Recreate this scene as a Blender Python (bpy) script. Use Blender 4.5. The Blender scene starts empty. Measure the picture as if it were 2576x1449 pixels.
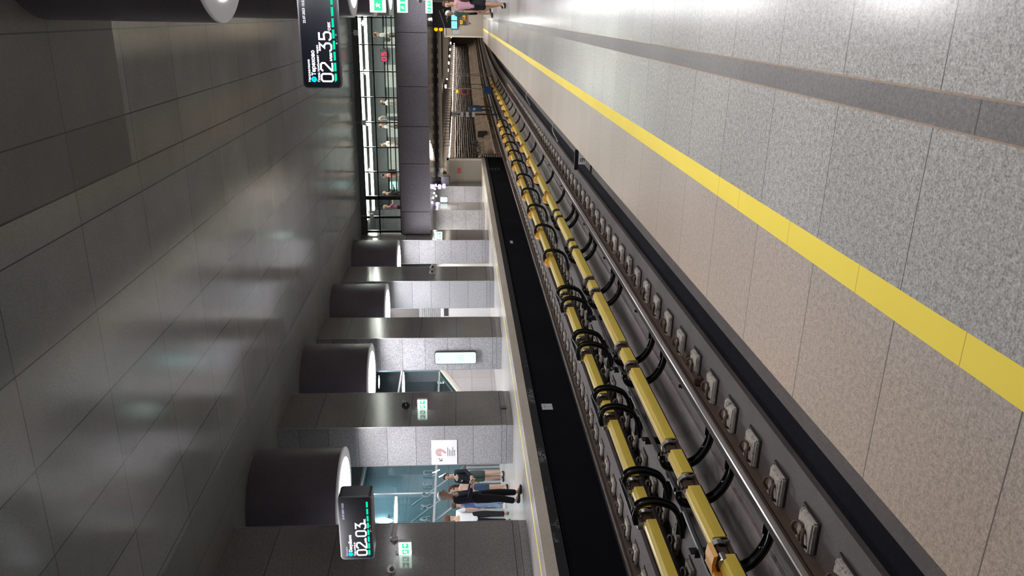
import bpy, bmesh, math, random
from mathutils import Vector, Matrix
random.seed(7)
S = bpy.context.scene
COL = S.collection
PI = math.pi

# ------------------------------------------------------------------ camera, world, exposure
CAM_H = 1.32
YAW, PITCH, ROLL = math.radians(19.74), math.radians(3.87), math.radians(-0.3)
cd = bpy.data.cameras.new('camera')
cam = bpy.data.objects.new('camera', cd); COL.objects.link(cam)
cd.sensor_fit = 'HORIZONTAL'; cd.sensor_width = 36.0; cd.lens = 1926.0 / 2576.0 * 36.0
cd.clip_start = 0.05; cd.clip_end = 500
_Fw = Vector((-math.sin(YAW), math.cos(YAW), 0)); _Rw = Vector((math.cos(YAW), math.sin(YAW), 0)); _Dn = Vector((0, 0, -1))
_d = _Dn * math.cos(PITCH) - _Fw * math.sin(PITCH)
_f = _Dn * math.sin(PITCH) + _Fw * math.cos(PITCH)
_r2 = _Rw * math.cos(ROLL) - _d * math.sin(ROLL)
_d2 = _Rw * math.sin(ROLL) + _d * math.cos(ROLL)
# the phone was held upright and the picture is stored on its side: picture right = down in the place
M = Matrix((_d2, _r2, -_f)).transposed().to_4x4(); M.translation = Vector((0, 0, CAM_H))
cam.matrix_world = M
S.camera = cam
w = bpy.data.worlds.new('world'); S.world = w; w.use_nodes = True
w.node_tree.nodes['Background'].inputs[0].default_value = (0.6, 0.62, 0.65, 1)
w.node_tree.nodes['Background'].inputs[1].default_value = 0.05
S.view_settings.view_transform = 'Standard'; S.view_settings.look = 'None'
S.view_settings.gamma = 1.0; S.view_settings.exposure = 0.55
try:
    S.view_settings.use_curve_mapping = False
except Exception: pass
S.cycles.use_denoising = True
S.cycles.max_bounces = 7; S.cycles.diffuse_bounces = 4; S.cycles.glossy_bounces = 3
S.cycles.transparent_max_bounces = 8; S.cycles.transmission_bounces = 4
S.cycles.caustics_reflective = False; S.cycles.caustics_refractive = False
S.cycles.sample_clamp_indirect = 4.0
DRUM_L = 20.0      # radiance of the round ceiling luminaires

# ------------------------------------------------------------------ materials
class NT:
    def __init__(s, name):
        s.m = bpy.data.materials.new(name); s.m.use_nodes = True
        s.t = s.m.node_tree; s.t.nodes.clear()
        s.out = s.t.nodes.new('ShaderNodeOutputMaterial')
    def n(s, typ, **kw):
        q = s.t.nodes.new(typ)
        for k, v in kw.items(): setattr(q, k, v)
        return q
    def l(s, a, b): s.t.links.new(a, b)
    def math(s, op, a, b=None, c=None):
        q = s.n('ShaderNodeMath', operation=op)
        for i, v in enumerate((a, b, c)):
            if v is None: continue
            if isinstance(v, (int, float)): q.inputs[i].default_value = v
            else: s.l(v, q.inputs[i])
        return q.outputs[0]
    def mix(s, fac, a, b, blend='MIX'):
        q = s.n('ShaderNodeMix', data_type='RGBA', blend_type=blend)
        for i, v in ((0, fac), (6, a), (7, b)):
            if isinstance(v, (int, float)): q.inputs[i].default_value = v
            elif isinstance(v, tuple): q.inputs[i].default_value = (*v[:3], 1)
            else: s.l(v, q.inputs[i])
        return q.outputs[2]
    def ramp(s, fac, stops):
        q = s.n('ShaderNodeValToRGB'); e = q.color_ramp.elements
        while len(e) < len(stops): e.new(0.5)
        for i, (p, c) in enumerate(stops):
            e[i].position = p; e[i].color = (*c, 1) if isinstance(c, tuple) else (c, c, c, 1)
        s.l(fac, q.inputs[0]); return q.outputs[0]
    def noise(s, scale, detail=2, vec=None, rough=0.5):
        q = s.n('ShaderNodeTexNoise'); q.inputs['Scale'].default_value = scale
        q.inputs['Detail'].default_value = detail; q.inputs['Roughness'].default_value = rough
        if vec is not None: s.l(vec, q.inputs['Vector'])
        return q.outputs[0]

def pbr(nt, col, rough=0.5, metal=0.0, spec=0.5, bump=None, bstr=0.1, emis=None, estr=0):
    b = nt.n('ShaderNodeBsdfPrincipled')
    def put(k, v):
        if isinstance(v, tuple): b.inputs[k].default_value = (*v[:3], 1)
        elif isinstance(v, (int, float)): b.inputs[k].default_value = v
        else: nt.l(v, b.inputs[k])
    put('Base Color', col); put('Roughness', rough); put('Metallic', metal); put('Specular IOR Level', spec)
    if emis: put('Emission Color', emis); put('Emission Strength', estr)
    if bump is not None:
        q = nt.n('ShaderNodeBump'); q.inputs['Strength'].default_value = bstr; q.inputs['Distance'].default_value = 0.01
        nt.l(bump, q.inputs['Height']); nt.l(q.outputs[0], b.inputs['Normal'])
    nt.l(b.outputs[0], nt.out.inputs[0]); return nt.m

def plain(name, col, rough=0.5, metal=0.0, spec=0.5, var=0.12, scale=6.0):
    nt = NT(name); g = nt.n('ShaderNodeNewGeometry')
    f = nt.noise(scale, 3, g.outputs['Position'])
    c = nt.mix(f, tuple(x * (1 - var) for x in col), tuple(min(1, x * (1 + var)) for x in col))
    return pbr(nt, c, rough, metal, spec)

def granite(name, base, var=0.35, scale=150, rough=0.3, spec=0.5, joints=(), tint=0.06, dirt=None, big=0.08, warm=None, jdark=0.3, bumpy=0.0):
    """speckled stone in the place's own metres; joints = (axis, offset, spacing, width)"""
    nt = NT(name); g = nt.n('ShaderNodeNewGeometry'); P = g.outputs['Position']
    sep = nt.n('ShaderNodeSeparateXYZ'); nt.l(P, sep.inputs[0])
    sp = nt.noise(scale, 2, P, 0.7); sp2 = nt.noise(scale * 0.35, 2, P, 0.6)
    f = nt.math('ADD', nt.math('MULTIPLY', sp, 0.65), nt.math('MULTIPLY', sp2, 0.35))
    lo = tuple(x * (1 - var) for x in base); hi = tuple(min(1, x * (1 + var)) for x in base)
    c = nt.ramp(f, [(0.36, lo), (0.5, base), (0.64, hi)])
    bg = nt.noise(0.9, 3, P)
    c = nt.mix(1.0, c, nt.ramp(bg, [(0.3, 1 - big), (0.7, 1.0 + big)]), 'MULTIPLY')
    mask = None; cell = None
    for k, (ax, off, s_, wd) in enumerate(joints):
        u = nt.math('DIVIDE', nt.math('SUBTRACT', sep.outputs['XYZ'.index(ax)], off), s_)
        fr = nt.math('FRACT', u); dd = nt.math('MULTIPLY', nt.math('MINIMUM', fr, nt.math('SUBTRACT', 1.0, fr)), s_)
        m_ = nt.math('LESS_THAN', dd, wd / 2)
        mask = m_ if mask is None else nt.math('MAXIMUM', mask, m_)
        cl = nt.math('MULTIPLY', nt.math('FLOOR', u), 17.31 + 9.7 * k)
        cell = cl if cell is None else nt.math('ADD', cell, cl)
    if mask is not None:
        wn = nt.n('ShaderNodeTexWhiteNoise', noise_dimensions='1D'); nt.l(cell, wn.inputs['W'])
        c = nt.mix(1.0, c, nt.ramp(wn.outputs[0], [(0.0, 1 - tint), (1.0, 1 + tint)]), 'MULTIPLY')
        c = nt.mix(mask, c, tuple(x * jdark for x in base))
    if warm is not None:   # (axis, from, to, colour) a band of trodden-in dirt along an edge
        ax, a, b_, wc = warm
        mr = nt.n('ShaderNodeMapRange'); nt.l(sep.outputs['XYZ'.index(ax)], mr.inputs[0])
        mr.inputs[1].default_value = a; mr.inputs[2].default_value = b_
        ff = nt.math('MULTIPLY', mr.outputs[0], nt.ramp(nt.noise(3.0, 4, P), [(0.2, 0.6), (0.7, 1.0)]))
        c = nt.mix(nt.math('MULTIPLY', ff, 0.8), c, nt.mix(1.0, c, wc, 'MULTIPLY'))
    if dirt is not None:
        dn = nt.noise(dirt[0], 5, P, 0.65)
        c = nt.mix(nt.ramp(dn, [(dirt[1], 0.0), (dirt[1] + 0.08, 1.0)]), c, dirt[2])
    return pbr(nt, c, rough, 0, spec, bump=f if bumpy else None, bstr=bumpy)

def emit(name, col, s_):
    nt = NT(name); e = nt.n('ShaderNodeEmission'); e.inputs[0].default_value = (*col, 1); e.inputs[1].default_value = s_
    nt.l(e.outputs[0], nt.out.inputs[0]); return nt.m

def glass(name, tint, refl=0.08, rough=0.0):
    nt = NT(name); t = nt.n('ShaderNodeBsdfTransparent'); t.inputs[0].default_value = (*tint, 1)
    g = nt.n('ShaderNodeBsdfGlossy'); g.inputs['Roughness'].default_value = rough
    fr = nt.n('ShaderNodeLayerWeight'); fr.inputs[0].default_value = 0.25
    m = nt.n('ShaderNodeMixShader'); nt.l(nt.math('ADD', nt.math('MULTIPLY', fr.outputs[1], 0.25), refl * 0.5), m.inputs[0])
    nt.l(t.outputs[0], m.inputs[1]); nt.l(g.outputs[0], m.inputs[2]); nt.l(m.outputs[0], nt.out.inputs[0]); return nt.m

JY = 0.5665
MT = {}
MT['floor'] = granite('platform granite', (0.37, 0.355, 0.33), 0.42, 130, 0.2, 0.5, [('Y', 3.782, JY, 0.004)], 0.05)
MT['floor_edge'] = granite('platform edge granite', (0.40, 0.345, 0.295), 0.32, 130, 0.3, 0.4, [('Y', 3.782, JY, 0.005)], 0.04, dirt=(5.0, 0.70, (0.16, 0.13, 0.12)), warm=('X', -0.9, -1.42, (1.12, 0.98, 0.84)))
MT['floor_far'] = granite('opposite platform granite', (0.47, 0.44, 0.41), 0.4, 110, 0.2, 0.5, [('Y', 0.0, 0.6, 0.01)], 0.06)
MT['tactile'] = granite('tactile strip', (0.165, 0.153, 0.145), 0.3, 160, 0.35, 0.4, [('Y', 0.2, 1.7, 0.004)], 0.05, big=0.18)
MT['brownline'] = plain('joint dirt', (0.30, 0.22, 0.16), 0.8, var=0.3, scale=30)
def yellow_strip():
    nt = NT('yellow line'); g = nt.n('ShaderNodeNewGeometry'); sep = nt.n('ShaderNodeSeparateXYZ'); nt.l(g.outputs['Position'], sep.inputs[0])
    c = nt.mix(nt.noise(2.5, 3, g.outputs['Position']), (0.80, 0.62, 0.075), (0.88, 0.70, 0.10))
    m = None
    for off in (3.478, 2.897, 2.330, 1.760, 3.78):
        q = nt.math('LESS_THAN', nt.math('ABSOLUTE', nt.math('SUBTRACT', sep.outputs[1], off)), 0.002)
        m = q if m is None else nt.math('MAXIMUM', m, q)
    c = nt.mix(m, c, (0.5, 0.38, 0.06)); return pbr(nt, c, 0.45, 0, 0.4)
MT['yellow'] = yellow_strip()
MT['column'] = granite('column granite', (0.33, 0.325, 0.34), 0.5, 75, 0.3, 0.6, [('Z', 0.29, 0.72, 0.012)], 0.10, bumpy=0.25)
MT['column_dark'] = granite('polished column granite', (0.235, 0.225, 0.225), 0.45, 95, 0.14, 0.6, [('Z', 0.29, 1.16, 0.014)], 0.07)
MT['cladding'] = granite('dark bridge cladding', (0.24, 0.225, 0.26), 0.35, 60, 0.5, 0.4, (), 0.04)
MT['drum'] = granite('drum paint', (0.15, 0.135, 0.165), 0.3, 120, 0.35, 0.4, (), 0.0, big=0.12)
def ceiling_mat():
    nt = NT('ceiling stone'); g = nt.n('ShaderNodeNewGeometry'); P = g.outputs['Position']
    sep = nt.n('ShaderNodeSeparateXYZ'); nt.l(P, sep.inputs[0]); X, Y = sep.outputs[0], sep.outputs[1]
    sp = nt.noise(45, 3, P, 0.7); bg = nt.noise(0.6, 4, P, 0.6)
    c = nt.ramp(sp, [(0.3, (0.245, 0.255, 0.262)), (0.7, (0.345, 0.36, 0.37))])
    c = nt.mix(1.0, c, nt.ramp(bg, [(0.3, (0.86, 0.88, 0.87)), (0.7, (1.12, 1.08, 1.08))]), 'MULTIPLY')
    def near(v, off, s_, wd):
        u = nt.math('DIVIDE', nt.math('SUBTRACT', v, off), s_); fr = nt.math('FRACT', u)
        return nt.math('LESS_THAN', nt.math('MULTIPLY', nt.math('MINIMUM', fr, nt.math('SUBTRACT', 1.0, fr)), s_), wd / 2), nt.math('FLOOR', u)
    j1, c1 = near(X, -2.48, 1.1, 0.018); j2, c2 = near(Y, 7.35, 1.87, 0.012)
    wn = nt.n('ShaderNodeTexWhiteNoise', noise_dimensions='1D'); nt.l(nt.math('ADD', nt.math('MULTIPLY', c1, 3.7), nt.math('MULTIPLY', c2, 11.3)), wn.inputs['W'])
    c = nt.mix(1.0, c, nt.ramp(wn.outputs[0], [(0.0, 0.93), (1.0, 1.07)]), 'MULTIPLY')
    # unpolished slabs over the near platform and along the opposite drums
    r1 = nt.math('MULTIPLY', nt.math('GREATER_THAN', X, -2.06), nt.math('LESS_THAN', Y, 10.9))
    r2 = nt.math('LESS_THAN', X, -8.1)
    r = nt.math('MAXIMUM', r1, r2)
    c = nt.mix(r, c, nt.mix(1.0, c, (0.55, 0.54, 0.52), 'MULTIPLY'))
    j3 = nt.math('LESS_THAN', nt.math('ABSOLUTE', nt.math('ADD', X, 2.06)), 0.012)
    j = nt.math('MAXIMUM', nt.math('MAXIMUM', j1, j2), j3)
    c = nt.mix(nt.math('MULTIPLY', j, 0.75), c, (0.03, 0.03, 0.03))
    rough = nt.math('ADD', nt.math('MULTIPLY', r, 0.32), 0.16)
    return pbr(nt, c, rough, 0, 0.5, bump=nt.noise(1.5, 2, P), bstr=0.08)
MT['ceiling'] = ceiling_mat()
MT['bed'] = granite('track bed concrete', (0.098, 0.080, 0.075), 0.16, 40, 0.6, 0.3, (), 0, dirt=(7.0, 0.66, (0.15, 0.13, 0.125)), big=0.2)
MT['trough'] = granite('centre trough concrete', (0.215, 0.180, 0.172), 0.12, 30, 0.55, 0.25, (), 0, dirt=(3.0, 0.6, (0.125, 0.106, 0.102)), big=0.2)
MT['black'] = granite('black bitumen', (0.010, 0.0105, 0.0135), 0.25, 50, 0.9, 0.06, (), 0, big=0.2)
MT['groove'] = plain('groove dirt', (0.065, 0.055, 0.055), 0.8)
MT['pad'] = granite('sleeper block concrete', (0.46, 0.42, 0.37), 0.28, 70, 0.85, 0.2, (), 0, dirt=(12, 0.55, (0.17, 0.14, 0.12)), big=0.2)
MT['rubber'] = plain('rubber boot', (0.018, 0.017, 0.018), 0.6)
MT['rust'] = plain('rusty steel', (0.085, 0.052, 0.036), 0.6, 0.2, 0.4, 0.4, 25)
MT['railside'] = plain('rail side', (0.080, 0.056, 0.042), 0.5, 0.2, 0.4, 0.25, 8)
MT['railtop'] = plain('polished rail head', (0.5, 0.48, 0.48), 0.3, 1.0, 0.5, 0.05)
MT['cover'] = plain('yellow cover', (0.72, 0.53, 0.085), 0.35, 0, 0.5, 0.07, 5)
MT['cover_warm'] = plain('yellow cover side', (0.80, 0.56, 0.17), 0.35, 0, 0.5, 0.06, 5)
MT['cap'] = plain('orange cap', (0.75, 0.36, 0.035), 0.4, 0, 0.5, 0.1, 12)
MT['blackmetal'] = plain('black bracket paint', (0.012, 0.012, 0.014), 0.32, 0, 0.6, 0.3, 12)
MT['galv'] = plain('galvanised steel', (0.36, 0.36, 0.35), 0.35, 0.8, 0.5, 0.25, 60)
MT['insul'] = plain('cream insulator', (0.52, 0.46, 0.38), 0.5)
MT['cream'] = granite('cream edge stone', (0.80, 0.71, 0.60), 0.1, 60, 0.5, 0.3, (), 0)
MT['cable'] = plain('black cable', (0.012, 0.012, 0.013), 0.4)
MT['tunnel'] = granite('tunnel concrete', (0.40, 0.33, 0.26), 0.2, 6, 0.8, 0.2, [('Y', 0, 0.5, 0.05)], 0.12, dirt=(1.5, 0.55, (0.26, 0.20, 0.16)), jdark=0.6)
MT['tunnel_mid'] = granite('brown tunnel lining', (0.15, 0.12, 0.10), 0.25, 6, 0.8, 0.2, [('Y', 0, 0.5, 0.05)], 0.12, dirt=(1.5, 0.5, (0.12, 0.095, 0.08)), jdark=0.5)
MT['tunnel_dark'] = granite('dark tunnel wall', (0.10, 0.080, 0.072), 0.3, 10, 0.8, 0.2, (), 0)  # darkest of the tunnel colours, for ceiling and end walls
MT['cable_grey'] = plain('grey tunnel cable', (0.09, 0.075, 0.068), 0.5, 0, 0.5, 0.4, 2)
MT['cable_brown'] = plain('brown tunnel cable', (0.035, 0.028, 0.025), 0.5, 0, 0.5, 0.3, 2)
MT['beige'] = plain('beige painted panel', (0.36, 0.32, 0.265), 0.45, 0, 0.4, 0.03, 2)
MT['beige_lt'] = plain('pale beam paint', (0.55, 0.50, 0.42), 0.5, 0, 0.4, 0.05, 2)
MT['soffit'] = plain('brushed metal soffit', (0.55, 0.50, 0.43), 0.09, 0.8, 0.5, 0.03, 1)
MT['anod'] = plain('dark window frame', (0.02, 0.022, 0.023), 0.35, 0.3)
MT['alu'] = plain('aluminium', (0.55, 0.56, 0.58), 0.3, 0.7)
MT['glass'] = glass('mezzanine glass', (0.86, 0.90, 0.88), 0.06)
MT['glass2'] = glass('escalator hall glass', (0.80, 0.90, 0.92), 0.06)
MT['letter'] = plain('dull letter metal', (0.16, 0.20, 0.21), 0.5)
MT['white'] = plain('white enamel', (0.75, 0.75, 0.76), 0.4, 0, 0.5, 0.02)
MT['whitewall'] = plain('white wall panel', (0.50, 0.52, 0.49), 0.4, 0, 0.4, 0.03)
MT['greenwall'] = plain('grey green wall', (0.20, 0.225, 0.215), 0.5, 0, 0.4, 0.06)
MT['darkwall'] = plain('slate band', (0.06, 0.075, 0.078), 0.4)
MT['slate'] = granite('slate hall wall', (0.13, 0.17, 0.185), 0.3, 60, 0.35, 0.5, [('Y', 0.2, 1.4, 0.012), ('Z', 0.3, 1.5, 0.012)], 0.08)
MT['palestone'] = granite('pale hall stone', (0.42, 0.40, 0.40), 0.15, 60, 0.4, 0.4, [('Y', 0.2, 1.1, 0.01), ('Z', 0.15, 0.75, 0.01)], 0.05)
MT['red'] = plain('red enamel', (0.55, 0.06, 0.05), 0.4)
MT['ink'] = plain('black ink', (0.03, 0.03, 0.035), 0.5)
MT['inkgrey'] = plain('grey ink', (0.16, 0.16, 0.165), 0.5)
MT['redink'] = plain('red ink', (0.42, 0.09, 0.09), 0.5)
MT['blue'] = plain('blue cabinet paint', (0.03, 0.10, 0.26), 0.4)
MT['gunmetal'] = plain('display housing', (0.10, 0.10, 0.11), 0.3, 0.6)
MT['screen'] = plain('dark screen', (0.010, 0.012, 0.018), 0.2, 0, 0.5, 0.1)
_n = NT('glowing rim glass'); MT['rim'] = pbr(_n, (0.4, 0.4, 0.42), 0.5, emis=(1.0, 0.98, 1.0), estr=0.07)
MT['e_drum'] = emit('drum diffuser light', (0.985, 0.965, 1.0), DRUM_L)
MT['e_white'] = emit('white led text', (0.93, 0.88, 1.0), 2.2)
MT['e_dim'] = emit('dim led text', (0.55, 0.55, 0.95), 1.0)
MT['e_cyan'] = emit('cyan line badge', (0.0, 0.55, 0.60), 1.2)
MT['e_green'] = emit('green led bar', (0.0, 0.75, 0.32), 1.2)
MT['e_exit'] = emit('exit sign white', (0.85, 1.0, 0.92), 4.0)
MT['e_exitg'] = emit('exit sign green', (0.03, 0.55, 0.22), 1.4)
MT['e_box'] = emit('light box face', (0.62, 0.92, 0.88), 1.05)
MT['e_ink'] = emit('light box print', (0.35, 0.62, 0.62), 0.7)
MT['e_strip'] = emit('linear ceiling light', (1.0, 0.97, 0.90), 22.0)
MT['e_spot'] = emit('spot light', (1.0, 0.95, 0.98), 12.0)
MT['e_tun'] = emit('tunnel lamp', (1.0, 0.88, 0.76), 30.0)
MT['e_red'] = emit('red led', (1.0, 0.02, 0.06), 2.5)
MT['e_amber'] = emit('amber led', (1.0, 0.36, 0.0), 1.3)
MT['e_mon'] = emit('monitor picture', (0.22, 0.72, 0.80), 1.1)
MT['e_violet'] = emit('violet lamp', (0.45, 0.30, 1.0), 3.0)
MT['e_teal'] = emit('hall wall light', (0.75, 0.92, 1.0), 12.0)

# ------------------------------------------------------------------ shape helpers
def new(): return bmesh.new()
def bx(bm, x0, x1, y0, y1, z0, z1):
    vs = [bm.verts.new(p) for p in ((x0,y0,z0),(x1,y0,z0),(x1,y1,z0),(x0,y1,z0),(x0,y0,z1),(x1,y0,z1),(x1,y1,z1),(x0,y1,z1))]
    for f in ((0,3,2,1),(4,5,6,7),(0,1,5,4),(1,2,6,5),(2,3,7,6),(3,0,4,7)): bm.faces.new([vs[i] for i in f])
    return vs
def bbx(bm, x0, x1, y0, y1, z0, z1, b=0.01):
    t = new(); bx(t, x0, x1, y0, y1, z0, z1)
    bmesh.ops.bevel(t, geom=t.edges[:] , offset=b, segments=2, affect='EDGES')
    me = bpy.data.meshes.new('t'); t.to_mesh(me); t.free(); bm.from_mesh(me); bpy.data.meshes.remove(me)
def prism(bm, prof, y0, y1, axis='Y', curve=None, closed=True, caps=True):
    """closed profile of (a,b) swept along axis: Y -> (x,z), X -> (y,z), Z -> (x,y)"""
    ys = [y0, y1] if curve is None else curve
    rings = []
    for y in ys:
        y_, sh = (y if isinstance(y, tuple) else (y, 0.0))
        if axis == 'Y': rings.append([bm.verts.new((a + sh, y_, b)) for a, b in prof])
        elif axis == 'X': rings.append([bm.verts.new((y_, a, b)) for a, b in prof])
        else: rings.append([bm.verts.new((a, b, y_)) for a, b in prof])
    n = len(prof)
    for r0, r1 in zip(rings, rings[1:]):
        for i in range(n if closed else n - 1):
            j = (i + 1) % n; bm.faces.new((r0[i], r0[j], r1[j], r1[i]))
    if closed and caps: bm.faces.new(rings[0][::-1]); bm.faces.new(rings[-1])
def tube(bm, pts, r, n=8, rr=None):
    pts = [Vector(p) for p in pts]; rings = []; up = Vector((0.13, 0.21, 0.97)).normalized()
    for i, p in enumerate(pts):
        t = (pts[min(i + 1, len(pts) - 1)] - pts[max(i - 1, 0)]).normalized()
        a = t.cross(up)
        if a.length < 0.1: a = t.cross(Vector((1, 0, 0)))
        a.normalize(); b = t.cross(a).normalized(); q = r if rr is None else rr[i]
        rings.append([bm.verts.new(p + a * math.cos(2*PI*k/n) * q + b * math.sin(2*PI*k/n) * q) for k in range(n)])
    for r0, r1 in zip(rings, rings[1:]):
        for k in range(n): bm.faces.new((r0[k], r0[(k+1) % n], r1[(k+1) % n], r1[k]))
    bm.faces.new(rings[0][::-1]); bm.faces.new(rings[-1])
def lathe(bm, prof, c=(0,0,0), n=24, axis='Z'):
    """profile of (radius, height) turned about an axis"""
    rings = []
    for r, h in prof:
        ring = []
        for k in range(n):
            a = 2*PI*k/n; u, v = r*math.cos(a), r*math.sin(a)
            p = {'Z': (u, v, h), 'Y': (u, h, v), 'X': (h, u, v)}[axis]
            ring.append(bm.verts.new((p[0]+c[0], p[1]+c[1], p[2]+c[2])))
        rings.append(ring)
    for r0, r1 in zip(rings, rings[1:]):
        for k in range(n): bm.faces.new((r0[k], r0[(k+1) % n], r1[(k+1) % n], r1[k]))
    bm.faces.new(rings[0][::-1]); bm.faces.new(rings[-1])
def ribbon(bm, pts, wd, th, axis='Y', off=0.0):
    """path of (x,z) with thickness th in its plane and width wd along Y"""
    L, R_ = [], []
    for i, p in enumerate(pts):
        a = Vector(pts[max(i-1, 0)]); b = Vector(pts[min(i+1, len(pts)-1)]); t = (b - a).normalized(); nn = Vector((-t.y, t.x))
        L.append(Vector(p) + nn * th / 2); R_.append(Vector(p) - nn * th / 2)
    def P3(q, y): return (q.x, y, q.y)
    rows = [[bm.verts.new(P3(l, off - wd/2)), bm.verts.new(P3(r, off - wd/2)), bm.verts.new(P3(r, off + wd/2)), bm.verts.new(P3(l, off + wd/2))] for l, r in zip(L, R_)]
    for a, b in zip(rows, rows[1:]):
        for k in range(4): bm.faces.new((a[k], a[(k+1) % 4], b[(k+1) % 4], b[k]))
    bm.faces.new(rows[0][::-1]); bm.faces.new(rows[-1])
def rrect(w_, h_, r, n=5, cx=0, cy=0):
    out = []
    for (sx, sy, a0) in ((1, 1, 0), (-1, 1, PI/2), (-1, -1, PI), (1, -1, 1.5*PI)):
        for k in range(n + 1):
            a = a0 + PI/2*k/n; out.append((cx + sx*(w_/2 - r) + r*math.cos(a), cy + sy*(h_/2 - r) + r*math.sin(a)))
    return out
def smooth_path(pts, n=4):
    P = [Vector(p) for p in pts]; out = []
    for i in range(len(P) - 1):
        p0, p1, p2, p3 = P[max(i-1, 0)], P[i], P[i+1], P[min(i+2, len(P)-1)]
        for k in range(n):
            t = k / n
            out.append(0.5 * ((2*p1) + (p2-p0)*t + (2*p0-5*p1+4*p2-p3)*t*t + (3*p1-p0-3*p2+p3)*t**3))
    out.append(P[-1]); return [tuple(v) for v in out]

def obj(name, bm, mat, parent=None, smooth=False, mats=None):
    bmesh.ops.recalc_face_normals(bm, faces=bm.faces[:])
    me = bpy.data.meshes.new(name)
    if smooth:
        for f in bm.faces: f.smooth = True
    bm.to_mesh(me); bm.free(); me.materials.append(MT[mat] if isinstance(mat, str) else mat)
    for m in (mats or ()): me.materials.append(MT[m])
    if smooth: 
        try: me.set_sharp_from_angle(angle=math.radians(40))
        except Exception: pass
    o = bpy.data.objects.new(name, me); COL.objects.link(o)
    if parent is not None: o.parent = parent
    return o
def tag(o, label, cat, group=None):
    o['label'] = label; o['category'] = cat
    if group: o['group'] = group
    return o
def lamp(loc, power, size=.25, size_y=None, col=(1, .96, .92), up=False):
    l = bpy.data.lights.new('added_area_light', 'AREA'); l.energy = power; l.color = col; l.size = size
    if size_y: l.shape = 'RECTANGLE'; l.size_y = size_y
    else: l.shape = 'DISK'
    o = bpy.data.objects.new('added_area_light', l); COL.objects.link(o); o.location = loc; return o
def thing(name, label, cat, loc=(0,0,0), rotz=0, group=None):
    o = bpy.data.objects.new(name, None); COL.objects.link(o); o.empty_display_size = 0.1
    o.location = loc; o.rotation_euler = (0, 0, rotz); return tag(o, label, cat, group)
ORD = ['first','second','third','fourth','fifth','sixth','seventh','eighth','ninth','tenth','eleventh','twelfth','thirteenth','fourteenth','fifteenth','sixteenth','seventeenth','eighteenth','nineteenth','twentieth','twenty first','twenty second','twenty third','twenty fourth','twenty fifth']
def struct(name, bm, mat, parent=None, smooth=False):
    o = obj(name, bm, mat, parent, smooth)
    if parent is None: o['kind'] = 'structure'
    return o
def sbox(name, x0, x1, y0, y1, z0, z1, mat):
    b = new(); bx(b, x0, x1, y0, y1, z0, z1); return struct(name, b, mat)
def dup(root, loc, rotz=None, label=None, group=None):
    r = root.copy(); COL.objects.link(r); r.location = loc
    if rotz is not None: r.rotation_euler = (0, 0, rotz)
    if label: r['label'] = label
    if group: r['group'] = group
    for ch in list(root.children):
        c = ch.copy(); COL.objects.link(c); c.parent = r
        for g in list(ch.children):
            d = g.copy(); COL.objects.link(d); d.parent = c
    return r
def facing(o, d):
    """lay a mesh drawn in x (reading direction) / z (up), front towards -y, onto a face: 'S' faces -Y, 'E' faces +X"""
    o.rotation_euler = (0, 0, 0) if d == 'S' else (0, 0, PI/2)
def text(name, body, size, mat, parent, loc, th=0.003, align='LEFT', sx=1.0, bold=0.0):
    c = bpy.data.curves.new('t', 'FONT'); c.body = body; c.size = size; c.extrude = th; c.align_x = align; c.offset = bold; c.resolution_u = 2
    o = bpy.data.objects.new('t', c); COL.objects.link(o)
    dg = bpy.context.evaluated_depsgraph_get(); me = bpy.data.meshes.new_from_object(o.evaluated_get(dg))
    bpy.data.objects.remove(o); bpy.data.curves.remove(c)
    me.transform(Matrix.Rotation(PI/2, 4, 'X') @ Matrix.Diagonal((sx, 1, 1, 1)))
    me.materials.clear(); me.materials.append(MT[mat])
    q = bpy.data.objects.new(name, me); COL.objects.link(q); q.parent = parent; q.location = loc; return q
def strokes(bm, lines, wd, y0, y1):
    """flat strokes in x/z with thickness along y"""
    for pts in lines:
        pts = [Vector(p) for p in pts]; closed = (pts[0] - pts[-1]).length < 1e-6
        n = len(pts); L, R_ = [], []
        for i, p in enumerate(pts):
            if closed: a, b = pts[(i-1) % (n-1)], pts[(i+1) % (n-1)]
            else: a, b = pts[max(i-1, 0)], pts[min(i+1, n-1)]
            d1 = (p - a).normalized() if (p-a).length > 0 else (b - p).normalized()
            d2 = (b - p).normalized() if (b-p).length > 0 else d1
            t = (d1 + d2).normalized(); nn = Vector((-t.y, t.x)); k = 1.0 / max(0.5, nn.dot(Vector((-d1.y, d1.x))))
            L.append(p + nn*wd/2*k); R_.append(p - nn*wd/2*k)
        for i in range(n - 1):
            q = [L[i], L[i+1], R_[i+1], R_[i]]
            f = [bm.verts.new((v.x, y0, v.y)) for v in q]; g = [bm.verts.new((v.x, y1, v.y)) for v in q]
            bm.faces.new(f); bm.faces.new(g[::-1])
            for k in range(4): bm.faces.new((f[k], f[(k+1) % 4], g[(k+1) % 4], g[k]))
DIG = {'0': [[(.15,0),(.55,0),(.7,.15),(.7,.95),(.55,1.1),(.15,1.1),(0,.95),(0,.15),(.15,0)]],
       '2': [[(0,.9),(0,.98),(.13,1.1),(.57,1.1),(.7,.98),(.7,.72),(0,.08),(0,0),(.72,0)]],
       '3': [[(0,1.1),(.68,1.1),(.3,.66),(.5,.66),(.7,.5),(.7,.16),(.55,0),(.15,0),(0,.14),(0,.2)]],
       '5': [[(.68,1.1),(.06,1.1),(.06,.62),(.52,.66),(.7,.5),(.7,.16),(.55,0),(.15,0),(0,.14),(0,.2)]],
       '9': [[(0,.1),(.15,0),(.5,0),(.68,.2),(.7,.8),(.55,1.08),(.15,1.08),(0,.9),(0,.6),(.15,.45),(.55,.45),(.7,.6)]]}
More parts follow.
